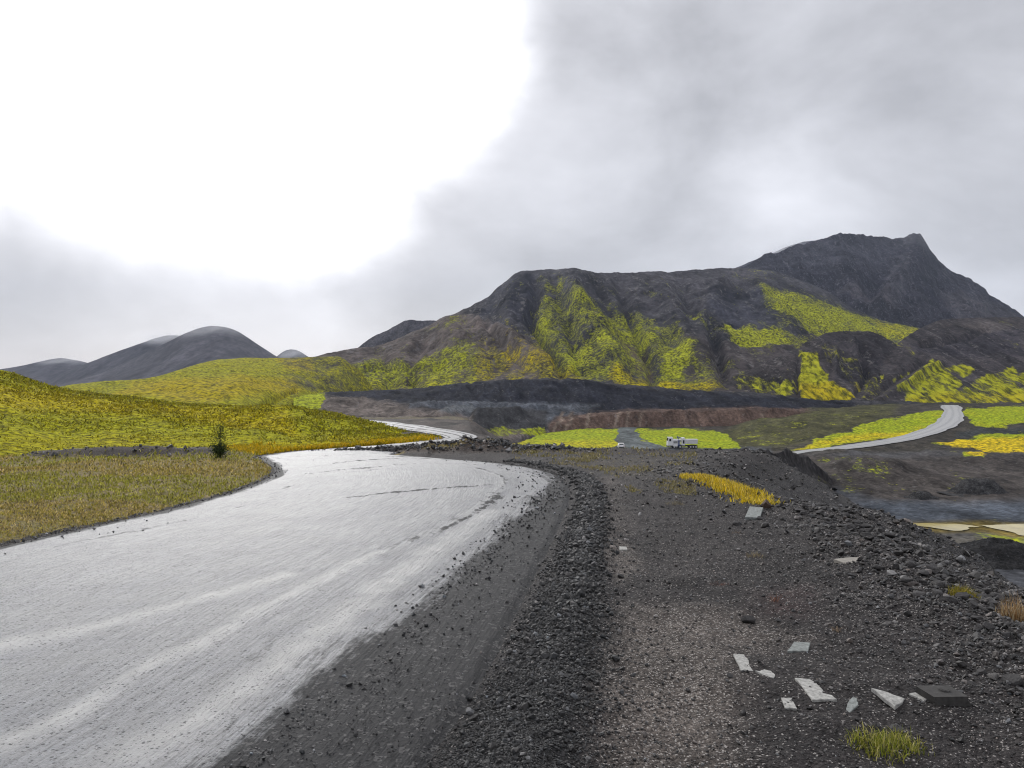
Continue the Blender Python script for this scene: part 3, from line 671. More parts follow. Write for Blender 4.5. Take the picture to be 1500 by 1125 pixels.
layer("rocky_spur", np.arange(1010, 1420, 1.6), 100, [(1010, 590), (1040, 572), (1080, 549), (1120, 532), (1160, 512), (1190, 497), (1203, 489.5), (1230, 485), (1275, 485), (1290, 492), (1313, 503), (1335, 522), (1360, 560), (1420, 600)], [(1010, 600), (1420, 604)], 470, [(1010, 500), (1080, 560), (1240, 610), (1420, 520)], 130, M_hill,
      prof=lambda t: np.where(t > .8, t, t) ** 0.9, seed=121, gully=(34., 2.2), fine=(8., 2.0), base=(0.036, 0.031, 0.031), moss0=0.12,
      moss=[(c4([(285, 730), (360, 755), (370, 810), (430, 840), (440, 890), (575, 975), (540, 1010), (262, 1010), (265, 800)]), 1.05, 4), (c4([(150, 905), (200, 880), (245, 945), (150, 950)]), 1.0, 2.5), (c4([(-100, 880), (120, 860), (260, 830), (260, 980), (-100, 980)]), .34, 5), (c4([(60, 700), (320, 690), (280, 730), (100, 740)]), .4, 4)],
      hue=[(c4([(250, 900), (600, 900), (600, 1020), (250, 1020)]), .75, 7), (c4([(250, 720), (450, 720), (450, 880), (250, 880)]), .2, 7)],
      tints=[(c4([(370, 640), (650, 620), (800, 690), (640, 900), (470, 900), (430, 760)]), (0.026, 0.023, 0.025), 5)],
      features=[(c4([(600, 720), (640, 860), (590, 960)]), 6, -8), (c4([(470, 740), (470, 850)]), 4, 5), (c4([(260, 740), (255, 960)]), 3, -4), (c4([(560, 680), (610, 760)]), 6, 7)])
layer("cinder_hill", np.arange(1230, 1950, 1.7), 110, [(1230, 592), (1255, 575), (1280, 545), (1300, 518), (1319, 499), (1340, 485), (1367, 472), (1383, 467), (1447, 465), (1500, 465), (1600, 480), (1950, 560)], [(1230, 602), (1320, 604), (1500, 604), (1950, 610)], [(1230, 455), (1950, 440)], [(1230, 470), (1300, 560), (1383, 660), (1500, 680), (1950, 600)], 200, M_hill,
      prof=0.92, seed=131, gully=(40., 2.0), fine=(9., 1.4), base=(0.040, 0.035, 0.036),
      moss=[(c4([(770, 890), (870, 820), (880, 840), (800, 885)]), .7, 2), (c4([(800, 935), (1000, 775), (1060, 820), (1150, 800), (1220, 825), (1110, 950), (1200, 900), (1440, 810), (1450, 860), (1700, 800), (1700, 1090), (1050, 1075), (860, 1060), (850, 950)]), .66, 4), (c4([(620, 930), (760, 850), (740, 890), (640, 940)]), .5, 3)],
      hue=[(c4([(850, 960), (1700, 940), (1700, 1100), (850, 1100)]), .4, 7)],
      tints=[(c4([(880, 700), (1200, 640), (1500, 600), (1500, 760), (900, 740)]), (0.030, 0.027, 0.031), 6), (c4([(1000, 575), (1500, 560), (1500, 600), (1250, 610)]), (0.058, 0.05, 0.048), 4)],
      features=[(c4([(940, 690), (1150, 660), (1300, 610)]), 4, -5), (c4([(640, 980), (800, 880), (960, 780)]), 4, -4), (c4([(700, 1000), (860, 910), (1050, 800)]), 4, 3)])

# far dark hills on the left
M_far = terrain_mat("far_hill", s=0.008, moss_s=0.02, streak=0.5, bump=6.0, amp=1.0, pale=(0.07, 0.068, 0.075))
FB = (0.043, 0.040, 0.046)
layer("far_hill", np.arange(-250, 330, 3), 50, [(-250, 566), (-60, 550), (0, 541), (40, 534), (70, 527), (90, 524), (125, 530), (160, 543), (240, 565), (330, 580)], [(-250, 580), (330, 580)], 2100, 2600, 300, M_far, seed=141, gully=(160., 9.), fine=(40., 2.), base=FB)
layer("far_hill", np.arange(70, 400, 3), 50, [(70, 560), (90, 547), (130, 531), (180, 512), (225, 496), (245, 491), (270, 492), (330, 505), (400, 540)], [(70, 580), (400, 580)], 1950, 2350, 300, M_far, seed=151, gully=(160., 8.), fine=(40., 2.), base=FB)
layer("far_hill", np.arange(80, 520, 2.5), 70, [(80, 567), (100, 560), (150, 546), (200, 523), (240, 504), (265, 491), (290, 481), (310, 477), (330, 478.5), (350, 486), (380, 506), (410, 525), (450, 545), (520, 575)], [(80, 582), (520, 582)], 1500, 2000, 300, M_far, prof=1.0, seed=161, gully=(150., 7.), fine=(40., 1.6), base=FB)
layer("far_hill", np.arange(380, 490, 2.5), 30, [(380, 540), (405, 523), (413, 515), (425, 511), (437, 513), (452, 523), (490, 545)], [(380, 575), (490, 575)], 2500, 2900, 300, M_far, seed=171, gully=(120., 6.), fine=(40., 2.), base=FB)

# ------------------------------------------------------------------ quarry: cut benches, floor, banks
M_cut = terrain_mat("quarry_cut", s=0.09, moss_s=0.10, streak=0.3, bump=1.6, green=(0.26, 0.29, 0.010), yellow=(0.46, 0.31, 0.006), amp=1.0, soft=0.15)
def knot_layer(name, px, keys, rows, mat, seed, rough=(6., .6), base=(0.04, 0.036, 0.037), moss=(), hue=(), tints=(), streaky=0.0, features=()):
    kx = np.array([k[0] for k in keys], float)
    nk = len(keys[0][1])
    P = np.zeros((nk, len(px))); Dk = np.zeros((nk, len(px)))
    for j in range(nk):
        P[j] = smooth_interp(list(zip(kx, [k[1][j][0] for k in keys])), px, 14)
        Dk[j] = smooth_interp(list(zip(kx, [k[1][j][1] for k in keys])), px, 14)
    Zk = EYE - (P - CY) / F * Dk
    u = np.linspace(0, nk - 1 - 1e-9, rows); i = u.astype(int); f = (u - i)[:, None]
    f = f * f * (3 - 2 * f) * 0.35 + f * 0.65
    D = Dk[i] * (1 - f) + Dk[i + 1] * f; Z = Zk[i] * (1 - f) + Zk[i + 1] * f
    X = (px - CX) / F * D; Y = D
    upx, upy = to_px(X, Y, Z)
    Z = Z + rough[1] * fbm(X / rough[0], Y / rough[0], 4, seed, .6)
    if streaky: Z = Z + streaky * (ridged(X / 6., Y / 60., 3, seed + 1) - .6)
    for pl, w, amp in features: Z = Z + amp * np.exp(-(seg_dist(upx, upy, pl) / w) ** 2)
    wx = upx + 3 * fbm(X / 12, Y / 12, 3, seed + 3); wy = upy + 1.2 * fbm(X / 12, Y / 12, 3, seed + 4)
    mo = np.zeros(Z.shape); hu = np.zeros(Z.shape)
    for pl, a, ff in moss: mo = np.maximum(mo, a * area(wx, wy, pl, ff))
    for pl, a, ff in hue: hu = hu + a * area(wx, wy, pl, ff)
    col = np.empty(Z.shape + (3,)); col[:] = base
    for pl, rgb, ff in tints: col = blend(col, area(wx, wy, pl, ff), rgb)
    return grid_obj(name, X, Y, Z, mat, {"Col": col, "moss": mo, "hue": np.clip(hu, 0, 1)})
bench_keys = [
    (430, [(618, 190), (606, 215), (598, 250), (584, 320), (584, 520)]), (460, [(618, 190), (602, 225), (592, 260), (577, 335), (577, 520)]), (500, [(628, 165), (605, 220), (593, 275), (575.5, 350), (575, 520)]),
    (600, [(645, 160), (613, 230), (598, 300), (572, 390), (571, 520)]), (700, [(680, 205), (622, 270), (597, 350), (560.5, 420), (560, 520)]), (800, [(642, 298), (622, 312), (598, 370), (555, 430), (555, 520)]),
    (850, [(640, 316), (612, 328), (600, 372), (557, 430), (556, 520)]), (900, [(634, 326), (606, 338), (601.5, 380), (565, 430), (563, 520)]), (1000, [(634, 332), (601.5, 345), (600, 385), (573, 440), (571, 520)]), (1100, [(637, 332), (599.5, 347), (598, 390), (577, 440), (575, 520)]),
    (1200, [(640, 325), (602.5, 352), (600, 400), (588, 440), (586, 520)]), (1300, [(628, 338), (605, 352), (601, 400), (588, 440), (586, 520)]), (1400, [(616, 346), (604, 354), (600, 400), (594, 440), (592, 520)]), (1950, [(616, 346), (604, 354), (600, 400), (594, 440), (592, 520)])]
knot_layer("quarry_bench", np.arange(430, 1950, 1.7), bench_keys, 110, M_cut, 201, rough=(7., .9), base=(0.030, 0.029, 0.032), streaky=0.8,
    tints=[([(430, 570), (480, 578), (560, 590), (700, 612), (820, 622), (800, 640), (600, 660), (430, 630)], (0.105, 0.088, 0.078), 8), ([(480, 571), (700, 560), (860, 556), (900, 568), (1250, 588), (1250, 600), (900, 602), (850, 610), (760, 608), (600, 588), (480, 580)], (0.014, 0.015, 0.021), 3), ([(600, 588), (760, 590), (880, 592), (850, 612), (790, 620), (700, 615)], (0.050, 0.055, 0.064), 4),
           ([(805, 622), (815, 612), (850, 607), (905, 602), (1000, 599), (1100, 597), (1185, 600), (1180, 640), (805, 640)], (0.082, 0.055, 0.043), 3), ([(1180, 600), (1310, 602), (1310, 640), (1180, 640)], (0.06, 0.05, 0.032), 4), ([(690, 600), (800, 600), (805, 630), (690, 632)], (0.028, 0.028, 0.030), 4)]
          + [([(600, 593), (700, 590), (880, 594), (880, 596.5), (700, 594), (600, 597)], (.075, .08, .09), 2), ([(640, 608), (700, 601), (740, 603), (700, 604), (650, 612)], (.08, .085, .09), 2)]  # pale highlight lines along the terrace, painted into the rock colour
          + [([(x, 604), (x + 4, 604), (x - 4 + k, 634), (x - 9 + k, 634)], (0.14, 0.108, 0.085), 2.4) for x, k in ((862, 0), (905, -2), (942, -1), (838, -6), (825, -8), (1115, 8), (920, 1))],
    moss=[([(400, 565), (478, 577), (468, 602), (400, 612)], .85, 3), ([(1180, 600), (1320, 602), (1320, 640), (1180, 640)], .22, 6), ([(690, 627), (800, 626), (800, 640), (690, 640)], .5, 3), ([(1380, 596), (1950, 592), (1950, 620), (1380, 620)], .5, 4)],
    features=[([(480, 592), (530, 590), (590, 606), (640, 622)], 4, 1.6), ([(640, 612), (690, 600)], 5, 2.5), ([(700, 612), (760, 608)], 7, 3.2), ([(600, 594), (690, 591), (800, 596)], 2, 1.2), ([(740, 563), (760, 580)], 4, 2.5), ([(820, 560), (835, 580)], 5, -2.5), ([(690, 565), (700, 578)], 4, -2.0)])

M_floor = terrain_mat("quarry_floor", s=0.12, moss_s=0.16, streak=0.6, bump=0.5, green=(0.24, 0.29, 0.009), yellow=(0.50, 0.36, 0.010), dark=(0.05, 0.07, 0.006), amp=1.7, soft=0.15, spec=0.03, rough=0.75, pale=(0.15, 0.15, 0.145))
FD = [30, 60, 100, 133, 180, 220, 250, 285, 320, 360, 420]
FZ = {-2000: [-19.3] * 11, 1060: [-19.3, -19.3, -19.3, -19.3, -19.3, -19.3, -19.3, -18.2, -17.0, -16.6, -16.6], 1120: [-19.3, -19.3, -19.3, -19.3, -19.2, -18.8, -18.2, -16.4, -13.8, -13, -13],
      1200: [-19.3, -19.3, -19.3, -19.3, -18.8, -17.6, -17.0, -14.8, -12.0, -11, -11], 1300: [-19.3, -19.3, -19.3, -19.3, -18.7, -17.6, -16.6, -14.0, -10.8, -9.6, -9.6], 1390: [-19.3, -19.3, -19.3, -19.2, -18.5, -17.3, -16.0, -13.0, -10.2, -8.6, -8.6], 1500: [-19.3, -19.3, -19.3, -19.2, -18.4, -16.9, -15.6, -12.8, -10.4, -8.8, -8.8], 2400: [-19.3, -19.3, -19.3, -19.2, -18.4, -16.9, -15.6, -12.8, -10.4, -8.8, -8.8]}
FKX = sorted(FZ)
FZ[-2000] = FZ[1060]
HEAPS = [(1250, 178, 13, 11, 3.0), (1300, 172, 9, 8, 1.6), (1225, 205, 10, 9, 2.2), (1470, 200, 16, 8, 1.6), (1390, 160, 12, 5, .9)]
def floor_z(x, y):
    x = np.asarray(x, float); y = np.asarray(y, float)
    ys = np.maximum(y, 1.0)
    pxv = CX + F * x / ys
    tab = np.array([FZ[k] for k in FKX])
    cols = np.array([np.interp(ys, FD, r) for r in tab])
    i = np.clip(np.searchsorted(FKX, pxv) - 1, 0, len(FKX) - 2)
    k = np.array(FKX, float); f = np.clip((pxv - k[i]) / (k[i + 1] - k[i]), 0, 1); f = f * f * (3 - 2 * f)
    z = np.take_along_axis(cols, i[None], 0)[0] * (1 - f) + np.take_along_axis(cols, (i + 1)[None], 0)[0] * f
    for hp, hd, rx, ry, h in HEAPS:
        hx = (hp - CX) / F * hd
        z = z + h * np.exp(-((x - hx) / rx) ** 2 - ((y - hd) / ry) ** 2)
    return z
pxs = np.concatenate([np.arange(300, 660, 6.0), np.arange(660, 1600, 1.9), np.arange(1600, 2400, 12.0)])
ds_ = np.exp(np.linspace(math.log(30), math.log(420), 150))
PX, D = np.meshgrid(pxs, ds_)
X = (PX - CX) / F * D; Y = D
ZB = floor_z(X, Y)
QROAD = px_d([(1150, 214), (1195, 221), (1250, 232), (1300, 245), (1345, 259), (1375, 274), (1391, 292), (1396, 315), (1394, 345), (1390, 370)])
rgh = sstep(4.5, 10, seg_dist(X, Y, QROAD)) * sstep(100, 160, D) * np.where(PX > 1090, 1.0, 0.15)
Z = ZB + 0.05 * fbm(X / 3, Y / 3, 3, 301) + rgh * (0.55 * fbm(X / 9, Y / 9, 4, 302)) + 0.25 * rgh * fbm(X / 2.5, Y / 4., 3, 303)
upx, upy = to_px(X, Y, ZB)
wx = upx + 7 * fbm(X / 7, Y / 12, 4, 305); wy = upy + 2.4 * fbm(X / 7, Y / 12, 4, 306)
col = np.empty(X.shape + (3,)); col[:] = (0.062, 0.064, 0.070)
for pl, rgb, f in (([(640, 560), (2400, 560), (2400, 664), (1080, 664), (640, 664)], (0.036, 0.032, 0.026), 5), ([(1040, 640), (1100, 612), (1180, 590), (1320, 590), (1300, 612), (1210, 640), (1150, 655), (1060, 664)], (0.050, 0.048, 0.020), 7), ([(1180, 775), (1500, 785), (2400, 800), (2400, 820), (1500, 815), (1200, 810)], (0.085, 0.078, 0.066), 7), ([(1080, 655), (1240, 668), (1520, 664), (2400, 664), (2400, 738), (1520, 733), (1300, 735), (1230, 712), (1080, 720)], (0.046, 0.040, 0.036), 5), ([(660, 640), (1130, 656), (1130, 664), (660, 664)], (0.05, 0.052, 0.055), 3), ([(1390, 640), (2400, 628), (2400, 615), (1430, 628)], (0.03, 0.034, 0.034), 3), ([(905, 626), (932, 626), (940, 646), (985, 652), (985, 658), (905, 658)], (0.085, 0.095, 0.095), 1.5), ([(1316, 766), (1440, 764), (1640, 764), (1640, 790), (1500, 790), (1440, 780), (1360, 779)], (0.15, 0.112, 0.030), 3), ([(1260, 738), (2400, 738), (2400, 765), (1300, 763)], (0.050, 0.057, 0.068), 5)):
    col = blend(col, area(wx, wy, pl, f), rgb)
mo = np.zeros(X.shape); hu = np.full(X.shape, .12)
for pl, a, f in (([(640, 628), (908, 629), (905, 646), (900, 655.5), (640, 656)], 1.1, 1.5), ([(932, 629), (1050, 630), (1070, 642), (1086, 657), (985, 655), (940, 645)], 1.1, 1.5), ([(1155, 661), (1185, 652), (1222, 637), (1300, 614), (1340, 606), (1378, 601), (1386, 620), (1360, 633), (1300, 641), (1240, 649), (1200, 658)], 1.15, 1.6), ([(1410, 598), (1520, 594), (2400, 594), (2400, 615), (1520, 618), (1440, 627), (1420, 618)], 1.0, 2), ([(1365, 650), (1430, 640), (1460, 634), (1520, 634), (2400, 634), (2400, 660), (1500, 662), (1440, 662), (1420, 655)], 1.1, 2), ([(1195, 668), (1240, 664), (1290, 672), (1305, 700), (1240, 705), (1205, 690)], .36, 12), ([(1060, 640), (1100, 615), (1180, 598), (1300, 598), (1290, 612), (1200, 640), (1150, 655), (1090, 660)], .20, 7), ([(1410, 664), (1440, 662), (1440, 668), (1410, 668)], .9, 1.5), ([(1420, 778), (1520, 783), (1520, 800), (1440, 792)], .5, 4), ([(1390, 690), (1440, 690), (1410, 720), (1380, 725)], .4, 6)):
    mo = np.maximum(mo, a * .95 * area(wx, wy, pl, f * 2.2))
for pl, a, f in (([(1365, 644), (2400, 634), (2400, 665), (1420, 665)], .95, 2), ([(1160, 656), (1240, 640), (1345, 629), (1345, 636), (1240, 648), (1170, 662)], .5, 3), ([(690, 645), (905, 646), (905, 657), (690, 657)], .3, 3)):
    hu = hu + a * area(wx, wy, pl, f)
grid_obj("quarry_floor", X, Y, Z, M_floor, {"Col": col, "moss": mo, "hue": np.clip(hu, 0, 1)})

bank_keys = [(930, [(715, 50), (690, 56), (668, 62), (720, 95)]), (1000, [(715, 58), (690, 66), (661, 76), (720, 110)]), (1040, [(720, 70), (694, 78), (658, 88), (700, 130)]), (1085, [(745, 84), (700, 94), (657, 106), (690, 150)]), (1108, [(750, 98), (700, 108), (657.5, 118), (690, 160)]), (1120, [(748, 105), (695, 117), (661, 125), (690, 165)]), (1150, [(742, 122), (700, 133), (662, 142), (680, 180)]), (1180, [(733, 138), (702, 146), (672, 152), (690, 185)]), (1215, [(718, 150), (708, 156), (699, 161), (705, 185)]), (1240, [(713, 158), (712, 161), (711, 164), (715, 185)]), (1290, [(716, 160), (717, 161), (718, 164), (722, 185)])]
knot_layer("quarry_bank", np.arange(930, 1290, 1.3), bank_keys, 90, M_cut, 221, rough=(4., .55), base=(0.040, 0.036, 0.035), streaky=1.0, moss=[([(1110, 692), (1180, 690), (1240, 710), (1230, 740), (1120, 735)], .22, 8), ([(1000, 655), (1070, 656), (1060, 668), (1000, 664)], .35, 3)], tints=[([(1080, 655), (1160, 655), (1220, 700), (1150, 690), (1100, 690)], (0.030, 0.028, 0.028), 4)],
    features=[([(1100, 668), (1116, 672), (1118, 685)], 5, -1.6), ([(1150, 664), (1180, 676), (1210, 697)], 3, .8)])

# ground of the wide valley under and behind everything, out to the horizon
ang = np.radians(np.arange(0, 361, 4.0)); rr = np.array([120, 300, 600, 1000, 1600, 2600, 4000.])
A, R_ = np.meshgrid(ang, rr)
X = R_ * np.sin(A); Y = R_ * np.cos(A)
Z = -24.0 + 6 * fbm(X / 400, Y / 400, 3, 401) * np.clip(R_ / 800, 0, 1) - 2
o = grid_obj("valley_ground", X, Y, Z, M_far, {"Col": np.full(X.shape + (3,), 0.045), "moss": np.full(X.shape, .6), "hue": np.full(X.shape, .2)})

# quarry road climbing on the right, track to the parked truck
strip_road("road", QROAD, [6, 6.5, 7, 7.5, 8, 8.2, 8, 7.5, 7.5, 7.5], floor_z, M_road2, lift=0.2, film_v=1.25, ridge_v=1.3)
def puddle(name, pts, mat):
    """flat muddy water lying on the quarry floor"""
    q = catmull(pts + pts[:1], 60)
    P = np.array([[(p - CX) / F * (20.9 * F / (v - CY)), 20.9 * F / (v - CY)] for p, v in q])
    P += 0.25 * np.stack([fbm(P[:, 0] / 1.5, P[:, 1] / 1.5, 3, 5), fbm(P[:, 0] / 1.5, P[:, 1] / 1.5, 3, 6)], 1)
    c = P.mean(0); n = len(P)
    V = np.vstack([np.c_[P, np.full(n, -19.16)], [[c[0], c[1], -19.14]]])
    Fc = np.array([[i, (i + 1) % n, n] for i in range(n)])
    if np.cross(P[1] - P[0], c - P[0]) < 0: Fc = Fc[:, ::-1]
    o = mesh_obj(name, V, Fc, mat); o["kind"] = "structure"; return o
M_puddle = simple_mat("muddy_water", (0.46, 0.37, 0.12), rough=0.10, spec=0.6, var=0.25, scale=0.25)
puddle("puddle", [(1328, 767.5), (1355, 767.2), (1400, 768.5), (1432, 772), (1420, 773), (1415, 777.5), (1398, 778.5), (1370, 774), (1345, 771)], M_puddle)
puddle("puddle", [(1436, 770), (1470, 769), (1530, 768), (1620, 772), (1600, 786), (1510, 786), (1480, 780)], M_puddle)

# ------------------------------------------------------------------ thin air over the whole valley
M_haze = bpy.data.materials.new("haze"); M_haze.use_nodes = True
t_ = M_haze.node_tree; t_.nodes.clear()
pv = node(t_, "ShaderNodeVolumePrincipled"); pv.inputs["Color"].default_value = (.70, .80, 1.0, 1); pv.inputs["Density"].default_value = 7.0e-5; pv.inputs["Anisotropy"].default_value = 0.1
link(t_, pv.outputs[0], node(t_, "ShaderNodeOutputMaterial").inputs["Volume"])
hz_o = MB().box(-4300, 4300, -4300, 4300, -36, 560).build("haze", M_haze)
hz_o["kind"] = "stuff"

# cloud brushing the summits
def mist(px, py, d, rx, ry, rz, dens, nscale):
    m = bpy.data.materials.new("mist"); m.use_nodes = True
    t = m.node_tree; t.nodes.clear()
    oc = node(t, "ShaderNodeTexCoord").outputs["Object"]
    ln = vmath(t, "LENGTH", oc)
    n = noise_n(t, oc, nscale, 5, .6, .4)
    a = math_n(t, "MULTIPLY", math_n(t, "POWER", remap(t, ln, 0.0, 0.98, 1, 0, smooth=True), 1.3), remap(t, n, 0.34, 0.7, 0.0, 1.0))
    pv = node(t, "ShaderNodeVolumePrincipled"); pv.inputs["Color"].default_value = (.93, .94, 1, 1); pv.inputs["Anisotropy"].default_value = .5
    link(t, math_n(t, "MULTIPLY", a, dens), pv.inputs["Density"])
    link(t, pv.outputs[0], node(t, "ShaderNodeOutputMaterial").inputs["Volume"])
    V, Fc = ico(4)
    o = mesh_obj("mist", V, Fc, m); o.location = unproject(px, py, d); o.scale = (rx, ry, rz); o["kind"] = "stuff"
mist(308, 484, 1940, 150, 90, 44, .012, 2.6)
mist(244, 497, 2300, 120, 90, 38, .024, 2.4)
mist(428, 520, 2820, 80, 100, 42, .018, 2.4)
mist(88, 530, 2540, 120, 90, 28, .014, 2.4)
mist(1338, 362, 1600, 95, 70, 70, .0045, 2.8)
mist(1150, 368, 2300, 120, 150, 36, .014, 2.2)

# ------------------------------------------------------------------ loose stones
ICO_V, ICO_F = ico(1)
OCT_V = np.array([(1, 0, 0), (0, 1, 0), (-1, 0, 0), (0, -1, 0), (0, 0, 1), (0, 0, -1)], float)
OCT_F = np.array([(0, 1, 4), (1, 2, 4), (2, 3, 4), (3, 0, 4), (1, 0, 5), (2, 1, 5), (3, 2, 5), (0, 3, 5)])
def rot_mats(n, tilt=0.5):
    a = RNG.uniform(0, 2 * np.pi, n); b = RNG.normal(0, tilt, n); c = RNG.normal(0, tilt, n)
    ca, sa, cb, sb, cc, s_ = np.cos(a), np.sin(a), np.cos(b), np.sin(b), np.cos(c), np.sin(c)
    Rz = np.zeros((n, 3, 3)); Rz[:, 0, 0] = ca; Rz[:, 0, 1] = -sa; Rz[:, 1, 0] = sa; Rz[:, 1, 1] = ca; Rz[:, 2, 2] = 1
    Rx = np.zeros((n, 3, 3)); Rx[:, 0, 0] = 1; Rx[:, 1, 1] = cb; Rx[:, 1, 2] = -sb; Rx[:, 2, 1] = sb; Rx[:, 2, 2] = cb
    Ry = np.zeros((n, 3, 3)); Ry[:, 1, 1] = 1; Ry[:, 0, 0] = cc; Ry[:, 0, 2] = s_; Ry[:, 2, 0] = -s_; Ry[:, 2, 2] = cc
    return Rx @ Ry @ Rz
def stone_mass(name, pos, size, colr, mat, base_v, base_f, flat=(0.35, 0.8)):
    n, nv = len(pos), len(base_v)
    V = base_v[None] * RNG.uniform(0.72, 1.15, (n, nv, 1)) + RNG.normal(0, 0.10, (n, nv, 3))
    sc = np.stack([RNG.uniform(0.75, 1.35, n), RNG.uniform(0.6, 1.0, n), RNG.uniform(*flat, n)], 1) * 0.5 * size[:, None]
    V = V * sc[:, None, :]
    V = np.einsum("nij,nvj->nvi", rot_mats(n), V) + pos[:, None, :]
    Fc = base_f[None] + (np.arange(n) * nv)[:, None, None]
    o = mesh_obj(name, V.reshape(-1, 3), Fc.reshape(-1, base_f.shape[1]), mat, None, False, {"Col": np.repeat(colr, nv, 0)})
    o["kind"] = "stuff"
    return o
M_stone = attr_mat("loose_stone", rough=0.6, spec=0.5, var=0.35, scale=70.0, bump=0.004)
def stone_cols(n, lo=0.025, hi=0.07, pale=0.1, pale_v=(0.12, 0.30)):
    v = np.exp(RNG.uniform(math.log(lo), math.log(hi), n))
    p = RNG.random(n) < pale
    v[p] = RNG.uniform(*pale_v, p.sum())
    w = RNG.normal(0, 0.05, n)
    return np.stack([v * (1.03 + w), v, v * (0.99 - w * .8)], 1)
def scatter_view(n, px0, px1, d0, d1):
    d = 1.0 / RNG.uniform(1 / d1, 1 / d0, n); px = RNG.uniform(px0, px1, n)
    return (px - CX) / F * d, d
def on_ground(x, y, sink, size):
    return np.stack([x, y, ground_z(x, y) + size * (0.5 - sink) * 0.6], 1)
# gravel to the right of the windrow
x, y = scatter_view(70000, 780, 1560, 3.0, 31)
rd = poly_sd(x, y, ROAD_POLY); cr = poly_sd(x, y, CREST); wd = seg_dist(x, y, WIND)
dens = np.where(cr > 0, 0.35 + 0.65 * sstep(2.5, 0.2, cr) + 0.3 * (vnoise(x * 1.5, y * .8, 61) - .4), sstep(-4, 0, cr))
keep = (rd < -0.1) & (wd > 0.3) & (cr > -3) & (RNG.random(len(x)) < dens)
x, y, cr = x[keep], y[keep], cr[keep]
big = 1 + 1.3 * sstep(1.6, 0.1, cr) * RNG.random(len(x))
size = np.clip(np.exp(RNG.normal(math.log(2.2), 0.50, len(x))) * y / F * big, 0.007, 0.12)
cl_ = stone_cols(len(x), 0.011, 0.070, 0.19, (0.11, 0.42)) * np.array([1.04, .98, .94])
rub_ = poly_sd(x, y, plane_pts([(760, 672), (1005, 664), (1010, 700), (900, 715), (860, 700)])) > -.3
pk = rub_ & (RNG.random(len(x)) < .30)
cl_[pk] = np.array([.20, .185, .155]) * RNG.uniform(.5, 1.4, (pk.sum(), 1))
near = size * F / y > 4.5
lumc = cl_.max(1); lim = np.where(size * F / y > 4.0, .14, 1.0); cl_ = cl_ * np.minimum(1, lim / lumc)[:, None]
for m_, bv, bf in ((near, ICO_V, ICO_F), (~near, OCT_V, OCT_F)):
    stone_mass("gravel", on_ground(x[m_], y[m_], .2, size[m_]), size[m_], cl_[m_], M_stone, bv, bf)
n = 5200
x = RNG.uniform(3.6, 12.5, n); y = RNG.uniform(-3, 32, n) ; cr = poly_sd(x, y, CREST)
keep = (cr < -.6) & (cr > -7) & (RNG.random(n) < .95)
x, y = x[keep], y[keep]
size = np.exp(RNG.normal(math.log(.055), .55, len(x)))
stone_mass("gravel", on_ground(x, y, .2, size), size, stone_cols(len(x), 0.014, 0.06, 0.10, (.10, .2)), M_stone, OCT_V, OCT_F)
# dark clods of the windrow beside the road
n = 34000
d = 1.0 / RNG.uniform(1 / 24.0, 1 / 2.9, n)
wx_ = np.interp(d, WIND[:, 1], WIND[:, 0])
off = -.03 + RNG.normal(0, 0.19, n) * np.interp(d, [3, 8, 24], [1.0, .78, .5])
x, y = wx_ + off + 0.02, d
size = np.clip(np.exp(RNG.normal(math.log(2.75), 0.52, n)) * y / F, 0.012, 0.11)
keep = ~((poly_sd(x, y, ROAD_POLY) > 0.12) & (RNG.random(n) < .8))
x, y, size = x[keep], y[keep], size[keep]
stone_mass("gravel", on_ground(x, y, .15, size), size, stone_cols(len(x), 0.009, 0.034, 0.03, (0.07, 0.18)), M_stone, ICO_V, ICO_F, (.6, 1.0))
# clods strewn along the road: along the pale film's edge, the left verge, and here and there
def road_point(u, t):
    g = np.linspace(0, 1, len(RL)); a = [np.interp(u, g, q) for q in (RL[:, 0], RL[:, 1], RR[:, 0], RR[:, 1])]
    return a[0] * (1 - t) + a[2] * t, a[1] * (1 - t) + a[3] * t
n = 9000
yy = 1.0 / RNG.uniform(1 / 26.0, 1 / 2.6, n)
u = np.interp(yy, 0.5 * (RL[:, 1] + RR[:, 1]), np.linspace(0, 1, len(RL)))
et = np.interp(yy, [0, 4, 7, 12, 17, 20, 23], [.79, .82, .855, .875, .93, .96, .99])
kind = RNG.random(n)
t = np.where(kind < .36, et + RNG.normal(0.035, 0.018, n), np.where(kind < .50, np.abs(RNG.normal(0, .02, n)), np.where(kind < .66, RNG.uniform(.05, .8, n), RNG.uniform(0.85, 1.0, n))))
x, y = road_point(u, np.clip(t, 0, 1))
keep = (y > 2.6) & (RNG.random(n) < np.where((kind > .50) & (kind < .66), .28, .8))
x, y, kind = x[keep], y[keep], kind[keep]
size = np.clip(np.exp(RNG.normal(math.log(2.6), 0.5, len(x))) * y / F, 0.006, 0.06)
stone_mass("gravel", np.stack([x, y, road_height(x, y) - 0.025 + size * .25], 1), size, stone_cols(len(x), 0.016, 0.06, 0.10), M_stone, OCT_V, OCT_F, (.6, 1.0))
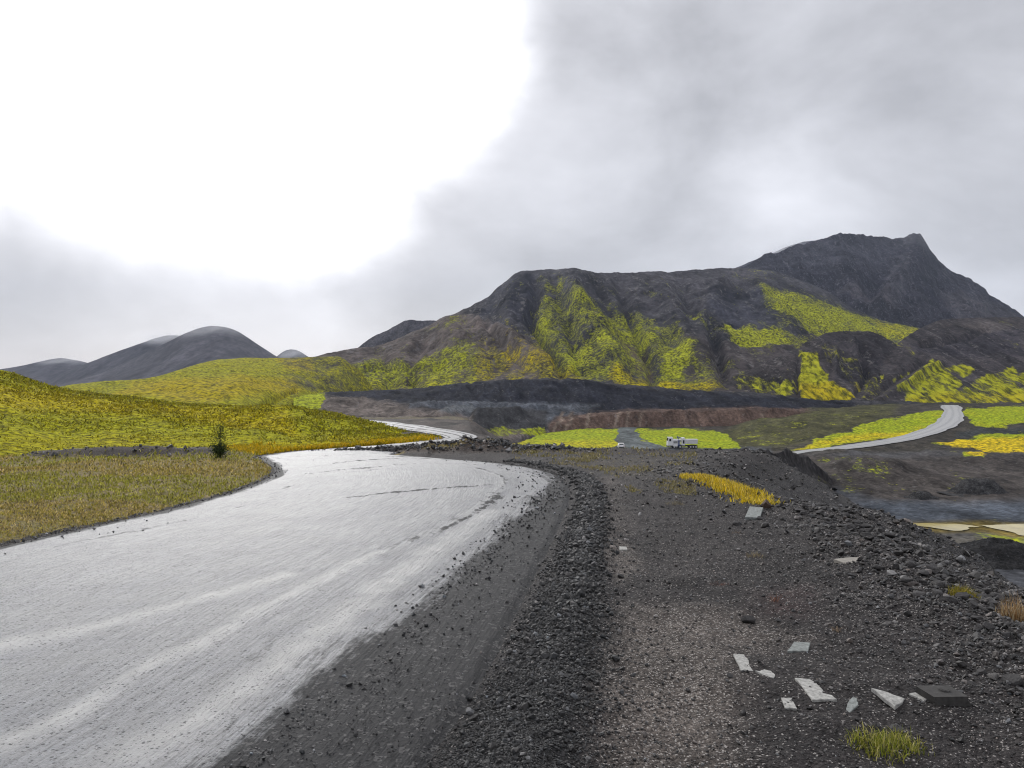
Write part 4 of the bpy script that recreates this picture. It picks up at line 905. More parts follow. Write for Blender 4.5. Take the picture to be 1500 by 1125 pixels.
# rubble on the dirt heaps at the bend and along the dark berm
x = []; y = []
for mx_, my_, rx, ry, h in MOUNDS:
    k = int(260 * rx); x.append(RNG.normal(mx_, rx * .75, k)); y.append(RNG.normal(my_, ry * .8, k))
k = 110; q = np.array(BERM); tq = RNG.random(k)
x.append(np.interp(tq, np.linspace(0, 1, len(q)), q[:, 0]) + RNG.normal(0, .5, k)); y.append(np.interp(tq, np.linspace(0, 1, len(q)), q[:, 1]) + RNG.normal(0, .6, k))
x = np.concatenate(x); y = np.concatenate(y)
size = np.clip(np.exp(RNG.normal(math.log(3.2), 0.55, len(x))) * y / F, 0.02, 0.28)
stone_mass("gravel", on_ground(x, y, .2, size), size, stone_cols(len(x), 0.022, 0.06, 0.12), M_stone, OCT_V, OCT_F, (.6, 1.0))

# ------------------------------------------------------------------ grass and dead stalks
M_blade = attr_mat("grass_blade", rough=0.75, spec=0.25, var=0.25, scale=6.0, bump=0, trans=0.3)
def blades(x, y, z, h, w, lean, colr):
    """one tapering bent blade each: a quad and a tip"""
    n = len(x); a = RNG.uniform(0, 2 * np.pi, n)
    dx, dy = np.cos(a), np.sin(a)
    b = RNG.uniform(0, 2 * np.pi, n); lx, ly = np.cos(b) * lean, np.sin(b) * lean
    V = np.zeros((n, 5, 3))
    V[:, 0] = np.stack([x - dx * w / 2, y - dy * w / 2, z], 1); V[:, 1] = np.stack([x + dx * w / 2, y + dy * w / 2, z], 1)
    mx_, my_ = x + lx * h * .35, y + ly * h * .35
    V[:, 2] = np.stack([mx_ + dx * w * .35, my_ + dy * w * .35, z + h * .55], 1); V[:, 3] = np.stack([mx_ - dx * w * .35, my_ - dy * w * .35, z + h * .55], 1)
    V[:, 4] = np.stack([x + lx * h, y + ly * h, z + h * np.sqrt(np.maximum(0.05, 1 - 0.6 * lean ** 2))], 1)
    k = (np.arange(n) * 5)[:, None]
    return V.reshape(-1, 3), [k + np.array([[0, 1, 2, 3]]), k + np.array([[3, 2, 4]])], np.repeat(colr, 5, 0)
def grass_obj(name, x, y, z, h, w, lean, colr, kind="stuff"):
    V, fc, c = blades(x, y, z, h, w, lean, colr)
    o = mesh_obj(name, V, fc, M_blade, None, False, {"Col": c})
    if kind: o["kind"] = kind
    return o
def mixed(n, cols, jit=0.25):
    c = np.array(cols)[RNG.integers(0, len(cols), n)]
    return c * np.exp(RNG.normal(0, jit, (n, 1)))
# short straw-coloured turf of the roadside field
x, y = scatter_view(120000, -260, 440, 7.5, 30)
rd = poly_sd(x, y, ROAD_POLY)
edge = sstep(0.0, 0.2, -rd)
patch = vnoise(x * .9, y * .5, 81) * .6 + vnoise(x * 3, y * 2, 82) * .5
keep = (x < -4.5) & (rd < -0.02) & (RNG.random(len(x)) < edge * np.clip(patch * 1.3, .15, 1) * (1 - 0.93 * np.exp(-(seg_dist(x, y, BERM) / .8) ** 2)))
x, y, patch = x[keep], y[keep], patch[keep]
h = np.clip(RNG.uniform(2.0, 6.5, len(x)) * y / F, .015, .16)
c = mixed(len(x), [(.33, .25, .06), (.38, .29, .09), (.23, .20, .035), (.27, .235, .03), (.46, .36, .15), (.13, .10, .045)])
gp = (vnoise(x * .35, y * .35, 84) > .62)
c = c * 1.2
c[gp] = c[gp] * np.array([.85, 1.0, .6])
grass_obj("dry_turf", x, y, ground_z(x, y) - .01, h, np.clip(1.6 * y / F, .004, .05), RNG.uniform(.3, 1.2, len(x)), c)
# pale straw among the rubble where the plateau ends
x, y = scatter_view(20000, 750, 1020, 14.5, 31)
keep = (RNG.random(len(x)) < np.clip(vnoise(x * 1.4, y * .7, 91) * 1.8 - .75, 0, 1)) & (poly_sd(x, y, ROAD_POLY) < -1.2) & (poly_sd(x, y, CREST) > -0.3)
x, y = x[keep], y[keep]
grass_obj("dry_grass", x, y, ground_z(x, y), np.clip(RNG.uniform(2, 6, len(x)) * y / F, .03, .16), 1.4 * y / F, RNG.uniform(.5, 1.3, len(x)), mixed(len(x), [(.30, .26, .15), (.24, .20, .09), (.19, .17, .05)]))
# yellow grass along the foot of the mossy hill
q = np.array(plane_pts([(322, 661), (400, 668), (430, 664), (500, 658), (560, 653), (615, 646)]))
k = 15000; tq = RNG.random(k)
x = np.interp(tq, np.linspace(0, 1, len(q)), q[:, 0]) + RNG.normal(0, .35, k); y = np.interp(tq, np.linspace(0, 1, len(q)), q[:, 1]) + np.abs(RNG.normal(0, 1.6, k))
hill = bpy.data.objects["mossy_hill"]
from mathutils.bvhtree import BVHTree
def tree_of(o):
    me = o.data; n = len(me.vertices)
    v = np.empty(n * 3, np.float32); me.vertices.foreach_get("co", v)
    return BVHTree.FromPolygons(v.reshape(-1, 3).tolist(), [tuple(p.vertices) for p in me.polygons])
hill_bvh = tree_of(hill)
gz = ground_z(x, y)
zz = []
for i in range(k):
    hit = hill_bvh.ray_cast((float(x[i]), float(y[i]), 40.0), (0, 0, -1))[0]
    zz.append(max(gz[i], hit.z if hit else -99))
zz = np.array(zz)
keep = poly_sd(x, y, ROAD_POLY) < -0.1
grass_obj("yellow_grass", x[keep], y[keep], zz[keep] - .02, np.clip(RNG.uniform(3, 8, keep.sum()) * y[keep] / F, .04, .25), 1.8 * y[keep] / F, RNG.uniform(.3, 1.0, keep.sum()), mixed(keep.sum(), [(.56, .36, .006), (.40, .31, .008), (.62, .40, .012), (.3, .26, .01)]))
# tussocks over the near hill
me_ = hill.data; nv_ = len(me_.vertices)
hv = np.empty(nv_ * 3, np.float32); me_.vertices.foreach_get("co", hv); hv = hv.reshape(-1, 3)
hm = np.empty(nv_, np.float32); me_.attributes["hue"].data.foreach_get("value", hm)
ok = np.where((hv[:, 1] < 100) & (np.abs(hv[:, 0] / hv[:, 1]) < .75))[0]
cl_n = vnoise(hv[ok, 0] * .8, hv[ok, 1] * .8, 95) * .6 + vnoise(hv[ok, 0] * .25, hv[ok, 1] * .25, 96) * .5
ok = ok[RNG.random(len(ok)) < np.clip(cl_n * 2 - .55, .05, 1)]
pick = ok[RNG.integers(0, len(ok), 42000)]
p_ = hv[pick] + np.stack([RNG.normal(0, .10, len(pick)), RNG.normal(0, .25, len(pick)), np.zeros(len(pick))], 1)
dd_ = p_[:, 1]
cg = mixed(len(pick), [(.25, .245, .010), (.16, .16, .009), (.31, .27, .012), (.08, .08, .008)], .25); cy_c = mixed(len(pick), [(.31, .25, .007), (.24, .20, .008), (.34, .28, .012), (.13, .105, .01)], .25)
w_h = np.clip(hm[pick] + RNG.normal(0, .2, len(pick)), 0, 1)[:, None]
grass_obj("hill_grass", p_[:, 0], p_[:, 1], p_[:, 2] - .05, np.clip(RNG.uniform(2, 5.5, len(pick)) * dd_ / F, .06, .40), np.clip(2.2 * dd_ / F, .02, .2), RNG.uniform(.4, 1.3, len(pick)), cg * (1 - w_h) + cy_c * w_h)
# golden grass growing in a strip on the lip of the slope
q = catmull(plane_pts([(1002, 702), (1030, 707), (1060, 717), (1090, 728), (1118, 741)]), 50)
k = 6500; tq = np.abs(RNG.random(k) ** .9 * (1 - .25 * RNG.random(k) ** 3))
x = np.interp(tq, np.linspace(0, 1, 50), q[:, 0]) + RNG.normal(0, .11, k) * (.6 + .8 * tq); y = np.interp(tq, np.linspace(0, 1, 50), q[:, 1]) + RNG.normal(0, .15, k)
hh = RNG.uniform(.07, .21, k) * (.45 + .55 * np.sin(np.pi * np.clip(tq, .12, .9)))
grass_obj("golden_grass", x, y, ground_z(x, y) - .02, hh, RNG.uniform(.012, .028, k), RNG.uniform(.15, .7, k), mixed(k, [(.72, .51, .014), (.66, .50, .03), (.80, .64, .14), (.46, .36, .03), (.30, .23, .06)], .2))

def tuft(name, px, py, wid, h0, h1, n, cols, label, cat, lean=(.2, 1.0), wb=.006, kind=None):
    cx_, cy_ = plane_pt(px, py)
    r = np.minimum(np.sqrt(RNG.random(n)) * (.7 + .6 * RNG.random(n)), 1.25) * wid / 2; a = RNG.uniform(0, 2 * np.pi, n)
    x = cx_ + r * np.cos(a); y = cy_ + r * np.sin(a) * .75
    z = ground_z(x, y) - .008
    z0 = float(ground_z(np.array([cx_]), np.array([cy_]))[0])
    V, fc, c = blades(x, y, z, RNG.uniform(h0, h1, n) * (1.15 - r / wid), RNG.uniform(.6, 1.4, n) * wb, RNG.uniform(*lean, n), mixed(n, cols))
    o = mesh_obj(name, V - np.array([cx_, cy_, z0]), fc, M_blade, None, False, {"Col": c})
    o.location = (cx_, cy_, z0)
    return tag(o, label, cat)
tuft("grass_tuft", 1298, 1096, .36, .03, .11, 620, [(.26, .27, .03), (.19, .22, .03), (.36, .33, .07), (.14, .16, .02), (.42, .38, .14)], "green and yellow grass tuft on the dark gravel below the slab fragments", "grass tuft", wb=.005)
tuft("grass_tuft", 1411, 880, .22, .04, .14, 420, [(.26, .22, .03), (.20, .19, .02), (.33, .25, .06)], "small yellow green grass tuft on the stony edge of the slope", "grass tuft", wb=.006)
tuft("grass_tuft", 1490, 906, .26, .08, .26, 230, [(.36, .25, .13), (.30, .18, .08), (.42, .33, .2)], "pale straw coloured upright grass tuft at the right edge of the slope", "grass tuft", lean=(.05, .5), wb=.006)
for i, (px, py, w_, h1, n, cs, lb) in enumerate((
    (1135, 882, .16, .11, 30, [(.16, .07, .05), (.22, .12, .08)], "reddish dead weed with bare stalks above the flat stone on dark gravel"),
    (1226, 920, .12, .10, 24, [(.26, .19, .13), (.2, .15, .1)], "small pale dry weed standing between slab and stony slope"),
    (1105, 820, .45, .09, 90, [(.26, .21, .12), (.30, .24, .10), (.15, .1, .06)], "sprawling straw coloured dry weed on gravel under the far slab"),
    (1078, 783, .32, .10, 40, [(.2, .16, .12), (.14, .09, .07)], "thin grey brown dry weed left of the far slab"),
    (988, 738, .7, .10, 130, [(.26, .22, .14), (.2, .17, .09)], "pale matted dry weed on gravel left of the golden grass"),
    (1055, 858, .3, .07, 50, [(.13, .07, .06), (.17, .1, .08)], "low reddish brown dry weed on gravel by the pale track"))):
    tuft("dry_weed", px, py, w_ * .5, h1 * .35, h1, n, cs, lb, "dry weed", lean=(.4, 1.5), wb=.004)

# ------------------------------------------------------------------ slab fragments
M_slab = simple_mat("grey_slab", (0.34, 0.333, 0.31), rough=0.85, spec=0.25, var=0.5, scale=34, bump=0.004)
M_slab_dark = simple_mat("weathered_slab", (0.21, 0.222, 0.21), rough=0.8, spec=0.25, var=0.45, scale=30, bump=0.004)
M_block = simple_mat("dark_block", (0.050, 0.047, 0.044), rough=0.8, spec=0.3, var=0.4, scale=20, bump=0.006)
def slab(name, pts, thick, mat, label, cat, tilt=(0, 0), lift=0.012, parent=None):
    P = np.array(plane_pts(pts)); c = P.mean(0)
    z = float(ground_z(P[:, 0], P[:, 1]).mean()) + lift * .9
    bm = bmesh.new()
    n = len(P)
    # subdivided, slightly chipped outline
    Q = []
    for i in range(n):
        a, b = P[i], P[(i + 1) % n]
        for f in (0.0, .34, .67):
            p = a * (1 - f) + b * f
            if f: p = p + RNG.normal(0, .0022, 2)
            Q.append(p)
    top = [bm.verts.new((p[0] - c[0], p[1] - c[1], (p[0] - c[0]) * tilt[0] + (p[1] - c[1]) * tilt[1])) for p in Q]
    bot = [bm.verts.new((v.co.x * .985, v.co.y * .985, v.co.z - thick)) for v in top]
    ft = bm.faces.new(top); bm.faces.new(bot[::-1]); m = len(top)
    for i in range(m): bm.faces.new((top[i], bot[i], bot[(i + 1) % m], top[(i + 1) % m]))
    bmesh.ops.recalc_face_normals(bm, faces=bm.faces)
    es = [e for e in ft.edges]
    bmesh.ops.bevel(bm, geom=es, offset=.0025, segments=1, affect="EDGES")
    me = bpy.data.meshes.new(name); bm.to_mesh(me); bm.free(); me.materials.append(mat)
    o = bpy.data.objects.new(name, me); COL.objects.link(o); o.location = (c[0], c[1], z)
    return tag(o, label, cat)
FR = "slab fragments scattered on the gravel"
s1 = slab("slab_fragment", [(1153, 957), (1163, 945.5), (1187, 946.5), (1184, 957)], .018, M_slab_dark, "greenish grey square slab fragment lying alone above the pale ones", "slab fragment", tilt=(0, .03), lift=.03)
slab("slab_fragment", [(1074, 968), (1090, 968.5), (1097, 977), (1098, 984), (1104, 991), (1085, 990)], .014, M_slab, "leftmost pale slab fragment, long with a nicked right edge", "slab fragment")
slab("slab_fragment", [(1106, 993), (1113, 994), (1119, 991.5), (1130, 994), (1135.5, 999), (1133, 1003.5), (1122, 1001)], .014, M_slab, "small pointed pale slab fragment touching the corner of the leftmost one", "slab fragment")
slab("slab_fragment", [(1164, 1008), (1186, 1009.5), (1196, 1015), (1205, 1024), (1205, 1029), (1219, 1032), (1226, 1037.5), (1207, 1038), (1190, 1038)], .022, M_slab, "largest pale slab fragment with a broken toothed right end", "slab fragment", lift=.02)
slab("slab_fragment", [(1144, 1031), (1160, 1031.5), (1168, 1046.5), (1150, 1045)], .014, M_slab, "small square slab fragment below and left of the largest one", "slab fragment")
slab("slab_fragment", [(1236, 1053), (1241, 1043), (1249, 1037), (1256, 1039), (1257, 1045)], .02, M_slab_dark, "narrow tilted grey slab fragment between the largest slab and the wedge", "slab fragment", tilt=(.2, .15), lift=.012)
slab("slab_fragment", [(1276, 1029), (1300, 1033), (1325, 1039), (1322, 1044), (1311, 1049), (1296, 1041)], .022, M_slab, "long pale wedge shaped slab fragment tilted towards the road", "slab fragment", tilt=(-.06, .12), lift=.03)
slab("slab_fragment", [(1331, 1028), (1341, 1026), (1358, 1034.5), (1354, 1038.5), (1345, 1033)], .016, M_slab, "small pale slab fragment lying against the dark block", "slab fragment")
slab("slab_fragment", [(1091, 758.5), (1098, 749), (1118, 750), (1113, 759)], .05, M_slab_dark, "grey square slab lying at the end of the golden grass", "slab fragment", lift=.06, tilt=(0, .06))
slab("slab_fragment", [(907, 800), (918, 800.5), (919, 804), (907, 804)], .03, M_slab, "tiny pale slab fragment alone beside the dark windrow", "slab fragment", lift=.02)
slab("flat_stone", [(1221, 823), (1240, 821), (1262, 820.5), (1262, 828), (1240, 829)], .04, simple_mat("pale_stone", (.26, .24, .21), .8, .3, 0, .3, 20, .006), "long flat pale stone on the slope near the stony crest", "stone", lift=.02)
# dark block with a hollow on top
cx_, cy_ = plane_pt(1380, 1036)
t = empty("dark_block", (cx_, cy_, float(ground_z(np.array([cx_]), np.array([cy_]))[0]) - .02), .12)
tag(t, "dark square block with a hollow in its top, right of the slab fragments", "block")
MB().prism([(-.075, .0), (.095, .0), (.105, .075), (-.098, .082)], -.07, .09).build("block_body", M_block, t)
MB().tube((.025, .015, .074), (.025, .015, .086), .032, .028, 10).tube((.025, .015, .0865), (.025, .015, .0875), .019, .019, 10).build("rim", M_block, t)
MB().prism([(.10, .0), (.15, .0), (.108, .055)], -.05, .06).build("broken_edge", M_block, t)

# ------------------------------------------------------------------ rocks one can pick out
def rock_mesh(seed, flat=0.6):
    r = np.random.default_rng(seed)
    V, Fc = ico(3)
    for _ in range(13):
        nrm = r.normal(0, 1, 3); nrm /= np.linalg.norm(nrm); hgt = r.uniform(.45, .9)
        ex = np.maximum(0, V @ nrm - hgt); V = V - ex[:, None] * nrm
    V = V + r.normal(0, .018, V.shape)
    V = V * np.array([1.0, r.uniform(.65, .95), flat * r.uniform(.8, 1.2)])
    return V, Fc
M_rock_d = simple_mat("dark_rock", (.040, .037, .036), .75, .4, 0, .5, 9, .01)
M_rock_g = simple_mat("grey_rock", (.085, .08, .076), .8, .35, 0, .4, 9, .01)
M_rock_b = simple_mat("brown_rock", (.075, .048, .034), .8, .35, 0, .4, 9, .01)
def rock_data(seed, mat, flat=.6):
    V, Fc = rock_mesh(seed, flat)
    me = bpy.data.meshes.new("rock")
    me.from_pydata(V.tolist(), [], Fc.tolist()); me.materials.append(mat); me.update()
    return me
RD = [rock_data(i, M_rock_d, .55 + .05 * (i % 4)) for i in range(7)] ; RG = [rock_data(50 + i, M_rock_g, .5) for i in range(4)]; RB = [rock_data(80, M_rock_b, .9)]
def rock(me, x, y, size, label, group=None, name="rock", sink=.25, rz=None):
    o = bpy.data.objects.new(name, me); COL.objects.link(o)
    s_ = size / 2
    o.scale = (s_, s_ * random.uniform(.8, 1.1), s_ * random.uniform(.8, 1.15))
    o.location = (x, y, float(ground_z(np.array([x]), np.array([y]))[0]) + s_ * (.5 - sink))
    o.rotation_euler = (random.gauss(0, .2), random.gauss(0, .2), random.uniform(0, 6.28) if rz is None else rz)
    return tag(o, label, "rock", group)
def rock_px(me, px, py, wpx, label, group=None, **k):
    x, y = plane_pt(px, py); return rock(me, x, y, wpx * y / F, label, group, **k)
rock_px(RB[0], 1123, 745, 17, "brown block shaped rock at the right end of the golden grass", sink=0)
rock_px(RD[0], 1115, 759, 15, "dark rock just right of the far grey slab")
rock_px(RD[1], 1080, 768, 15, "flat dark rock in front of the far grey slab")
rock_px(RD[2], 1098, 911, 26, "flat dark grey stone on gravel above the leftmost slab fragment")
rock_px(RD[3], 1438, 992, 20, "dark round rock beside a grey rock near the right edge")
rock_px(RG[0], 1455, 1000, 30, "grey angular rock leaning against a dark round rock near the right edge")
rock_px(RD[4], 1482, 1008, 34, "large dark grey rock at the right edge, right of the grey angular one")
rock_px(RD[5], 1421, 1007, 15, "small dark rock between the dark block and the grey angular rock")
rock_px(RD[6], 1313, 1076, 28, "dark low rock behind the green grass tuft")
rock_px(RG[1], 1377, 843, 22, "pale grey rock on the crest above the yellow green tuft")
rock_px(RG[2], 1253, 781, 16, "pale grey rock on the crest below the mossy hump")
rock_px(RD[1], 904, 1041, 9, "small dark stone on the pale track beside the windrow, upper of a pair")
rock_px(RD[2], 913, 1061, 9, "small dark stone on the pale track beside the windrow, lower of a pair")
rock_px(RD[0], 933, 703, 8, "lone dark rock on the gravel among pale straw", sink=.1)
rock_px(RG[3], 1440, 902, 24, "pale flat rock between the two grass tufts on the slope")
GR = "dark rocks strewn along the crest of the gravel slope"
c_line = np.array(plane_pts([(1128, 748), (1150, 742), (1180, 745), (1215, 748), (1232, 752)]))
c_line2 = np.array(plane_pts([(1238, 776), (1270, 788), (1300, 803), (1345, 828), (1390, 852), (1440, 886), (1500, 925)]))
for i in range(46):
    f = random.random() ** .8
    x = np.interp(f, np.linspace(0, 1, 5), c_line[:, 0]) + random.gauss(0, .22); y = np.interp(f, np.linspace(0, 1, 5), c_line[:, 1]) + random.gauss(-.2, .45)
    rock(random.choice(RD), x, y, random.uniform(.09, .20), "dark angular rock in the stone pile right of the golden grass", "dark rocks in the stone pile right of the golden grass")
for i in range(120):
    f = random.random()
    x = np.interp(f, np.linspace(0, 1, 7), c_line2[:, 0]) + random.gauss(-.12, .22); y = np.interp(f, np.linspace(0, 1, 7), c_line2[:, 1]) + random.gauss(-.1, .3)
    rock(random.choice(RD) if random.random() < .9 else random.choice(RG), x, y, random.uniform(.06, .17), "dark angular rock lying along the crest of the gravel slope", GR)
for i in range(28):
    x, y = plane_pt(random.uniform(500, 760), random.uniform(659, 668))
    mm = random.choice(MOUNDS); x, y = random.gauss(mm[0], mm[2] * .6), random.gauss(mm[1], mm[3] * .6)
    rock(random.choice(RD), x, y, random.uniform(.08, .24), "dark rock on the dirt heaps at the bend of the road", "dark rocks on the dirt heaps at the bend")

# ------------------------------------------------------------------ gravel heaps on the quarry floor
def heap(name, px, py_base, halfw, height, depth, label, seed, flat_top=0.0, tails=(), n=46, shade=.020):
    d = 20.9 * F / (py_base - CY) + depth; cx_ = (px - CX) / F * d
    u = np.linspace(-1.5, 1.5, n * 2); v = np.linspace(-1.4, 1.4, n)
    U, V_ = np.meshgrid(u, v)
    r = np.sqrt(U ** 2 + V_ ** 2)
    h = np.clip((1 - r) / (1 - flat_top), 0, 1); h = h * .55 + .45 * h * h * (3 - 2 * h)
    for tu, ru, th in tails: h = np.maximum(h, th * np.clip(1 - np.sqrt(((U - tu) / ru) ** 2 + (V_ / .8) ** 2), 0, 1))
    X = U * halfw; Y = V_ * depth
    Z = height * h * (1 + .12 * fbm(X, Y, 3, seed)) + (0.20 * fbm(X * 1.6, Y * 1.6, 4, seed + 2, .7)) * (h > .0) - .2 * (h <= 0)
    o = grid_obj(name, X, Y, Z, M_heap, {"Col": np.full(X.shape + (3,), shade) * np.array([1.02, 1, 1.0]), "moss": X * 0, "speck": X * 0 + .1}, kind=None)
    o.location = (cx_, d, float(floor_z(np.array([cx_]), np.array([d]))[0]))
    return tag(o, label, "gravel heap")
M_heap = terrain_mat("dark_gravel", s=.5, moss_s=.5, streak=1.0, bump=.25, pale=(.10, .10, .11))
heap("gravel_heap", 1462, 836, 7.6, 2.1, 6.0, "large blackish gravel heap on the quarry floor at the right edge", 1, .22, tails=((-1.0, .75, .36), (.8, .8, .5)))
heap("gravel_heap", 1434, 727, 5.2, 2.2, 4.5, "dark flat topped gravel heap beyond the blue grey quarry floor", 2, .45, shade=.036)
heap("gravel_heap", 1350, 734, 2.9, 1.25, 3.0, "small low dark gravel heap left of the flat topped one", 3, .2, shade=.036)

# ------------------------------------------------------------------ shrub at the roadside
bx, by = plane_pt(322, 673.5)
bz = float(ground_z(np.array([bx]), np.array([by]))[0])
sh = tag(empty("shrub", (bx, by, bz)), "dark green bushy shrub with one tall leading shoot beside the mossy hill", "shrub")
M_bark = simple_mat("bark", (.06, .045, .03), .9, .2, 0, .3, 30)
tr = MB()
tips = [((0, 0, 0), (.02, 0, 1.02), .022), ((0, 0, .08), (-.20, .05, .45), .014), ((0, 0, .1), (-.10, -.12, .42), .013), ((0, 0, .12), (.14, .08, .42), .013), ((0, 0, .05), (-.05, .16, .36), .012), ((0, 0, .06), (.10, -.14, .32), .012)]
for a, b, r in tips: tr.tube(a, b, r, r * .35, 7)
tr.build("trunk", M_bark, sh)
lv = []
for a, b, r in tips:
    a, b = np.array(a), np.array(b)
    tall = b[2] > .9
    for i in range(560 if tall else 240):
        f = RNG.uniform(.1, 1.03); p = a + (b - a) * f
        sp = (.13 if f < .45 else .055 + .055 * abs(math.sin(f * 13)) * (1.15 - f) * 2.0) if tall else .095
        lv.append(p + RNG.normal(0, sp, 3) * np.array([1, 1, .75]))
lv = np.array(lv); lv[:, 2] = np.abs(lv[:, 2]) + .01
n = len(lv)
Rm = rot_mats(n, .8)
q = np.array([(-.5, 0, 0), (0, -.28, .06), (.5, 0, 0), (0, .28, .06)])
sz = RNG.uniform(.035, .075, n)
V = np.einsum("nij,nvj->nvi", Rm, q[None] * sz[:, None, None]) + lv[:, None]
mesh_obj("crown", V.reshape(-1, 3), (np.arange(n) * 4)[:, None] + np.arange(4)[None], M_blade, sh, False, {"Col": np.repeat(mixed(n, [(.03, .052, .012), (.045, .072, .015), (.02, .034, .011), (.065, .09, .022)], .3), 4, 0)})

# ------------------------------------------------------------------ lorry and car in the quarry
M_white = simple_mat("white_paint", (.80, .80, .80), .35, .5, 0, .06, 1.5)
M_blue = simple_mat("blue_paint", (.06, .09, .26), .4, .5, 0, .15, 2)
M_bed = simple_mat("dusty_grey_steel", (.66, .66, .64), .5, .4, .0, .15, 1.2)
M_glass = simple_mat("dark_glass", (.015, .018, .022), .08, .6, 0, .1, 1)
M_tyre = simple_mat("tyre_rubber", (.02, .02, .02), .85, .3, 0, .2, 8)
M_rim = simple_mat("rim_steel", (.55, .55, .56), .4, .5, .4, .1, 5)
M_black = simple_mat("black_steel", (.03, .03, .032), .6, .4, 0, .2, 3)
M_lamp = simple_mat("lamp_glass", (.75, .75, .72), .15, .6, 0, .05, 3)
M_red = simple_mat("tail_lamp", (.30, .02, .02), .25, .5, 0, .05, 3)
def wheel(parent, x, y, r, w, rim_y):
    e = MB().tube((x, y - w / 2, r), (x, y + w / 2, r), r, None, 24).build("wheel", M_tyre, parent)
    s_ = 1 if rim_y > 0 else -1
    MB().tube((x, y + s_ * (w / 2 - .02), r), (x, y + s_ * (w / 2 + .03), r), r * .6, r * .5, 16).build("rim", M_rim, e)
    return e
d_t = 250.0
tx = (978.5 - CX) / F * d_t
L = tag(empty("crane_lorry", (tx, d_t, float(floor_z(np.array([tx]), np.array([d_t]))[0]) + .05), 0), "white lorry with a blue loading crane and grey tipper body parked in the quarry", "lorry")
MB().box(.5, 9.5, .75, 1.75, .75, 1.02).box(.6, 9.4, .7, .95, .62, .8).build("chassis", M_black, L)
MB().prism([(0.02, .95), (1.62, .95), (1.62, 3.62), (.20, 3.62), (.02, 2.4)], 0, 2.5).build("cab", M_white, L)
MB().box(.42, 1.05, -.03, .0, 2.35, 3.15).build("side_window", M_glass, L)
MB().box(.42, 1.05, 2.5, 2.53, 2.35, 3.15).build("side_window", M_glass, L)
MB().prism([(-.02, 2.45), (.0, 2.45), (.165, 3.45), (.145, 3.45)], .2, 2.3).build("windscreen", M_glass, L)
MB().box(-.12, .25, 0, 2.5, .55, .93, .04).build("bumper", M_black, L)
for yy_ in (.15, 2.05): MB().box(-.14, -.1, yy_, yy_ + .3, .72, .88).build("headlight", M_lamp, L)
lk = MB().box(1.70, 3.15, -.02, 2.5, .68, 2.55, .03).build("locker", M_white, L)
for k in range(5): MB().box(1.8, 3.05, -.06, -.02, 1.72 + .14 * k, 1.79 + .14 * k).build("slat", M_black, lk)
MB().box(1.72, 4.5, .25, 2.2, 2.6, 2.95, .03).build("crane_cover", M_white, L)
cr_ = MB().box(3.25, 3.95, .3, 1.1, .95, 2.9, .05).box(3.1, 4.1, 0.1, 1.5, 1.0, 1.45, .05).build("crane_post", M_blue, L)
MB().tube((3.3, .15, 1.1), (3.3, .15, 2.4), .09).tube((3.75, .15, 1.2), (3.9, .15, 2.5), .07).build("hydraulic_ram", M_rim, cr_)
MB().tube((3.6, .5, 2.9), (3.0, .45, 3.85), .17, .15, 8).tube((3.0, .45, 3.85), (4.45, .42, 3.35), .15, .12, 8).tube((4.4, .42, 3.4), (4.05, .4, 2.0), .11, .09, 8).build("crane_boom", M_blue, L)
for yy_ in (-.12, 2.4): MB().box(3.5, 3.62, yy_, yy_ + .14, .35, 1.3).build("stabiliser_leg", M_blue, L)
MB().box(4.62, 5.55, 0, 2.5, 1.0, 3.45, .03).build("headboard", M_white, L)
MB().box(4.82, 5.35, -.03, .0, 1.6, 2.7).build("hatch", M_black, L)
bd = MB().prism([(5.6, 1.45), (9.55, 1.45), (9.72, 2.85), (5.6, 2.85)], 0, 2.5).build("tipper_body", M_bed, L)
for k in range(6): MB().box(5.75 + .62 * k, 5.85 + .62 * k, -.06, 0, 1.5, 2.82).build("rib", M_bed, bd)
MB().box(5.55, 9.74, -.05, 2.55, 2.85, 2.95).build("rail", M_bed, bd)
MB().box(9.55, 9.62, .1, .5, .9, 1.1).box(9.55, 9.62, 2.0, 2.4, .9, 1.1).build("tail_lamp", M_red, L)
for x_ in (2.1, 3.9, 7.6, 8.5, 9.2)[0:1] + (3.95,) + (7.35, 8.25, 9.1):
    for y_, ry in ((.17, -1), (2.33, 1)): wheel(L, x_, y_, .5, .32, ry)
MB().prism([(7.0, 1.1), (9.5, 1.1), (9.5, 1.2), (7.0, 1.2)], 0, .35).build("mudguard", M_black, L)

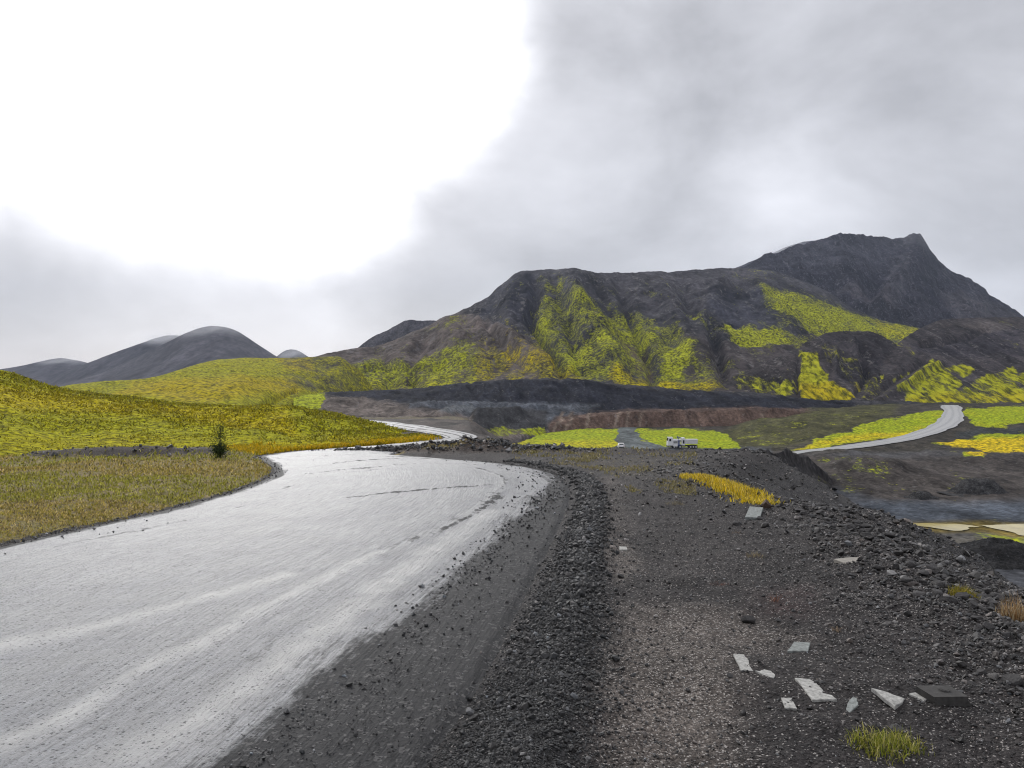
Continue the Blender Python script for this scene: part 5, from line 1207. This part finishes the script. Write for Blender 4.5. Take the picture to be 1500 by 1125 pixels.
d_c = 251.0
tx = (909.7 - CX) / F * d_c
V_ = tag(empty("parked_car", (tx, d_c, float(floor_z(np.array([tx]), np.array([d_c]))[0]) + .04), math.radians(-4)), "small white car parked on the track left of the lorry, seen end on", "car")
prof = [(-2.15, .35), (2.15, .35), (2.2, .75), (2.1, 1.0), (1.2, 1.12), (.55, 1.68), (-1.6, 1.70), (-2.1, 1.1), (-2.2, .8)]
bm = bmesh.new()
ring = []
for xx, ins in ((-1.0, .0), (-.93, .0), (.93, .0), (1.0, .0)):
    k = 1.0 if abs(xx) < .95 else .93
    ring.append([bm.verts.new((xx * (1 - .16 * max(0, (z - 1.0)) / .7), y * k, .35 + (z - .35) * (1 if k == 1 else .95))) for y, z in prof])
for a, b in zip(ring[:-1], ring[1:]):
    for i in range(len(prof)): bm.faces.new((a[i], a[(i + 1) % len(prof)], b[(i + 1) % len(prof)], b[i]))
bm.faces.new(ring[0][::-1]); bm.faces.new(ring[-1])
m_ = MB(); m_.bm.free(); m_.bm = bm
body = m_.build("body", M_white, V_)
def quad(name, pts, mat, parent, th=.03):
    mb = MB(); vs = [mb.bm.verts.new(p) for p in pts]; fce = mb.bm.faces.new(vs)
    r = bmesh.ops.extrude_face_region(mb.bm, geom=[fce]); nrm = fce.normal.copy() if fce.normal.length else Vector((0, -1, 0))
    mb.bm.normal_update(); nrm = fce.normal
    for g in r["geom"]:
        if isinstance(g, bmesh.types.BMVert): g.co += nrm * th
    return mb.build(name, mat, parent)
quad("rear_window", [(-.72, -2.03, 1.2), (.72, -2.03, 1.2), (.66, -1.70, 1.62), (-.66, -1.70, 1.62)], M_glass, V_)
quad("windscreen", [(.75, 1.18, 1.18), (-.75, 1.18, 1.18), (-.66, .66, 1.63), (.66, .66, 1.63)], M_glass, V_)
MB().box(-.8, .8, -2.32, -2.12, .3, .58, .03).build("bumper", M_black, V_)
for x_ in (-.92, .68): MB().box(x_, x_ + .24, -2.25, -2.14, .82, 1.05).build("tail_lamp", M_red, V_)
MB().box(-.26, .26, -2.24, -2.19, .66, .78).build("number_plate", M_white, V_)
for sx in (-.88, .88):
    for sy in (-1.35, 1.35):
        e = MB().tube((sx - .11, sy, .33), (sx + .11, sy, .33), .33, None, 20).build("wheel", M_tyre, V_)
        MB().tube((sx + math.copysign(.09, sx), sy, .33), (sx + math.copysign(.13, sx), sy, .33), .2, .17, 14).build("rim", M_rim, e)
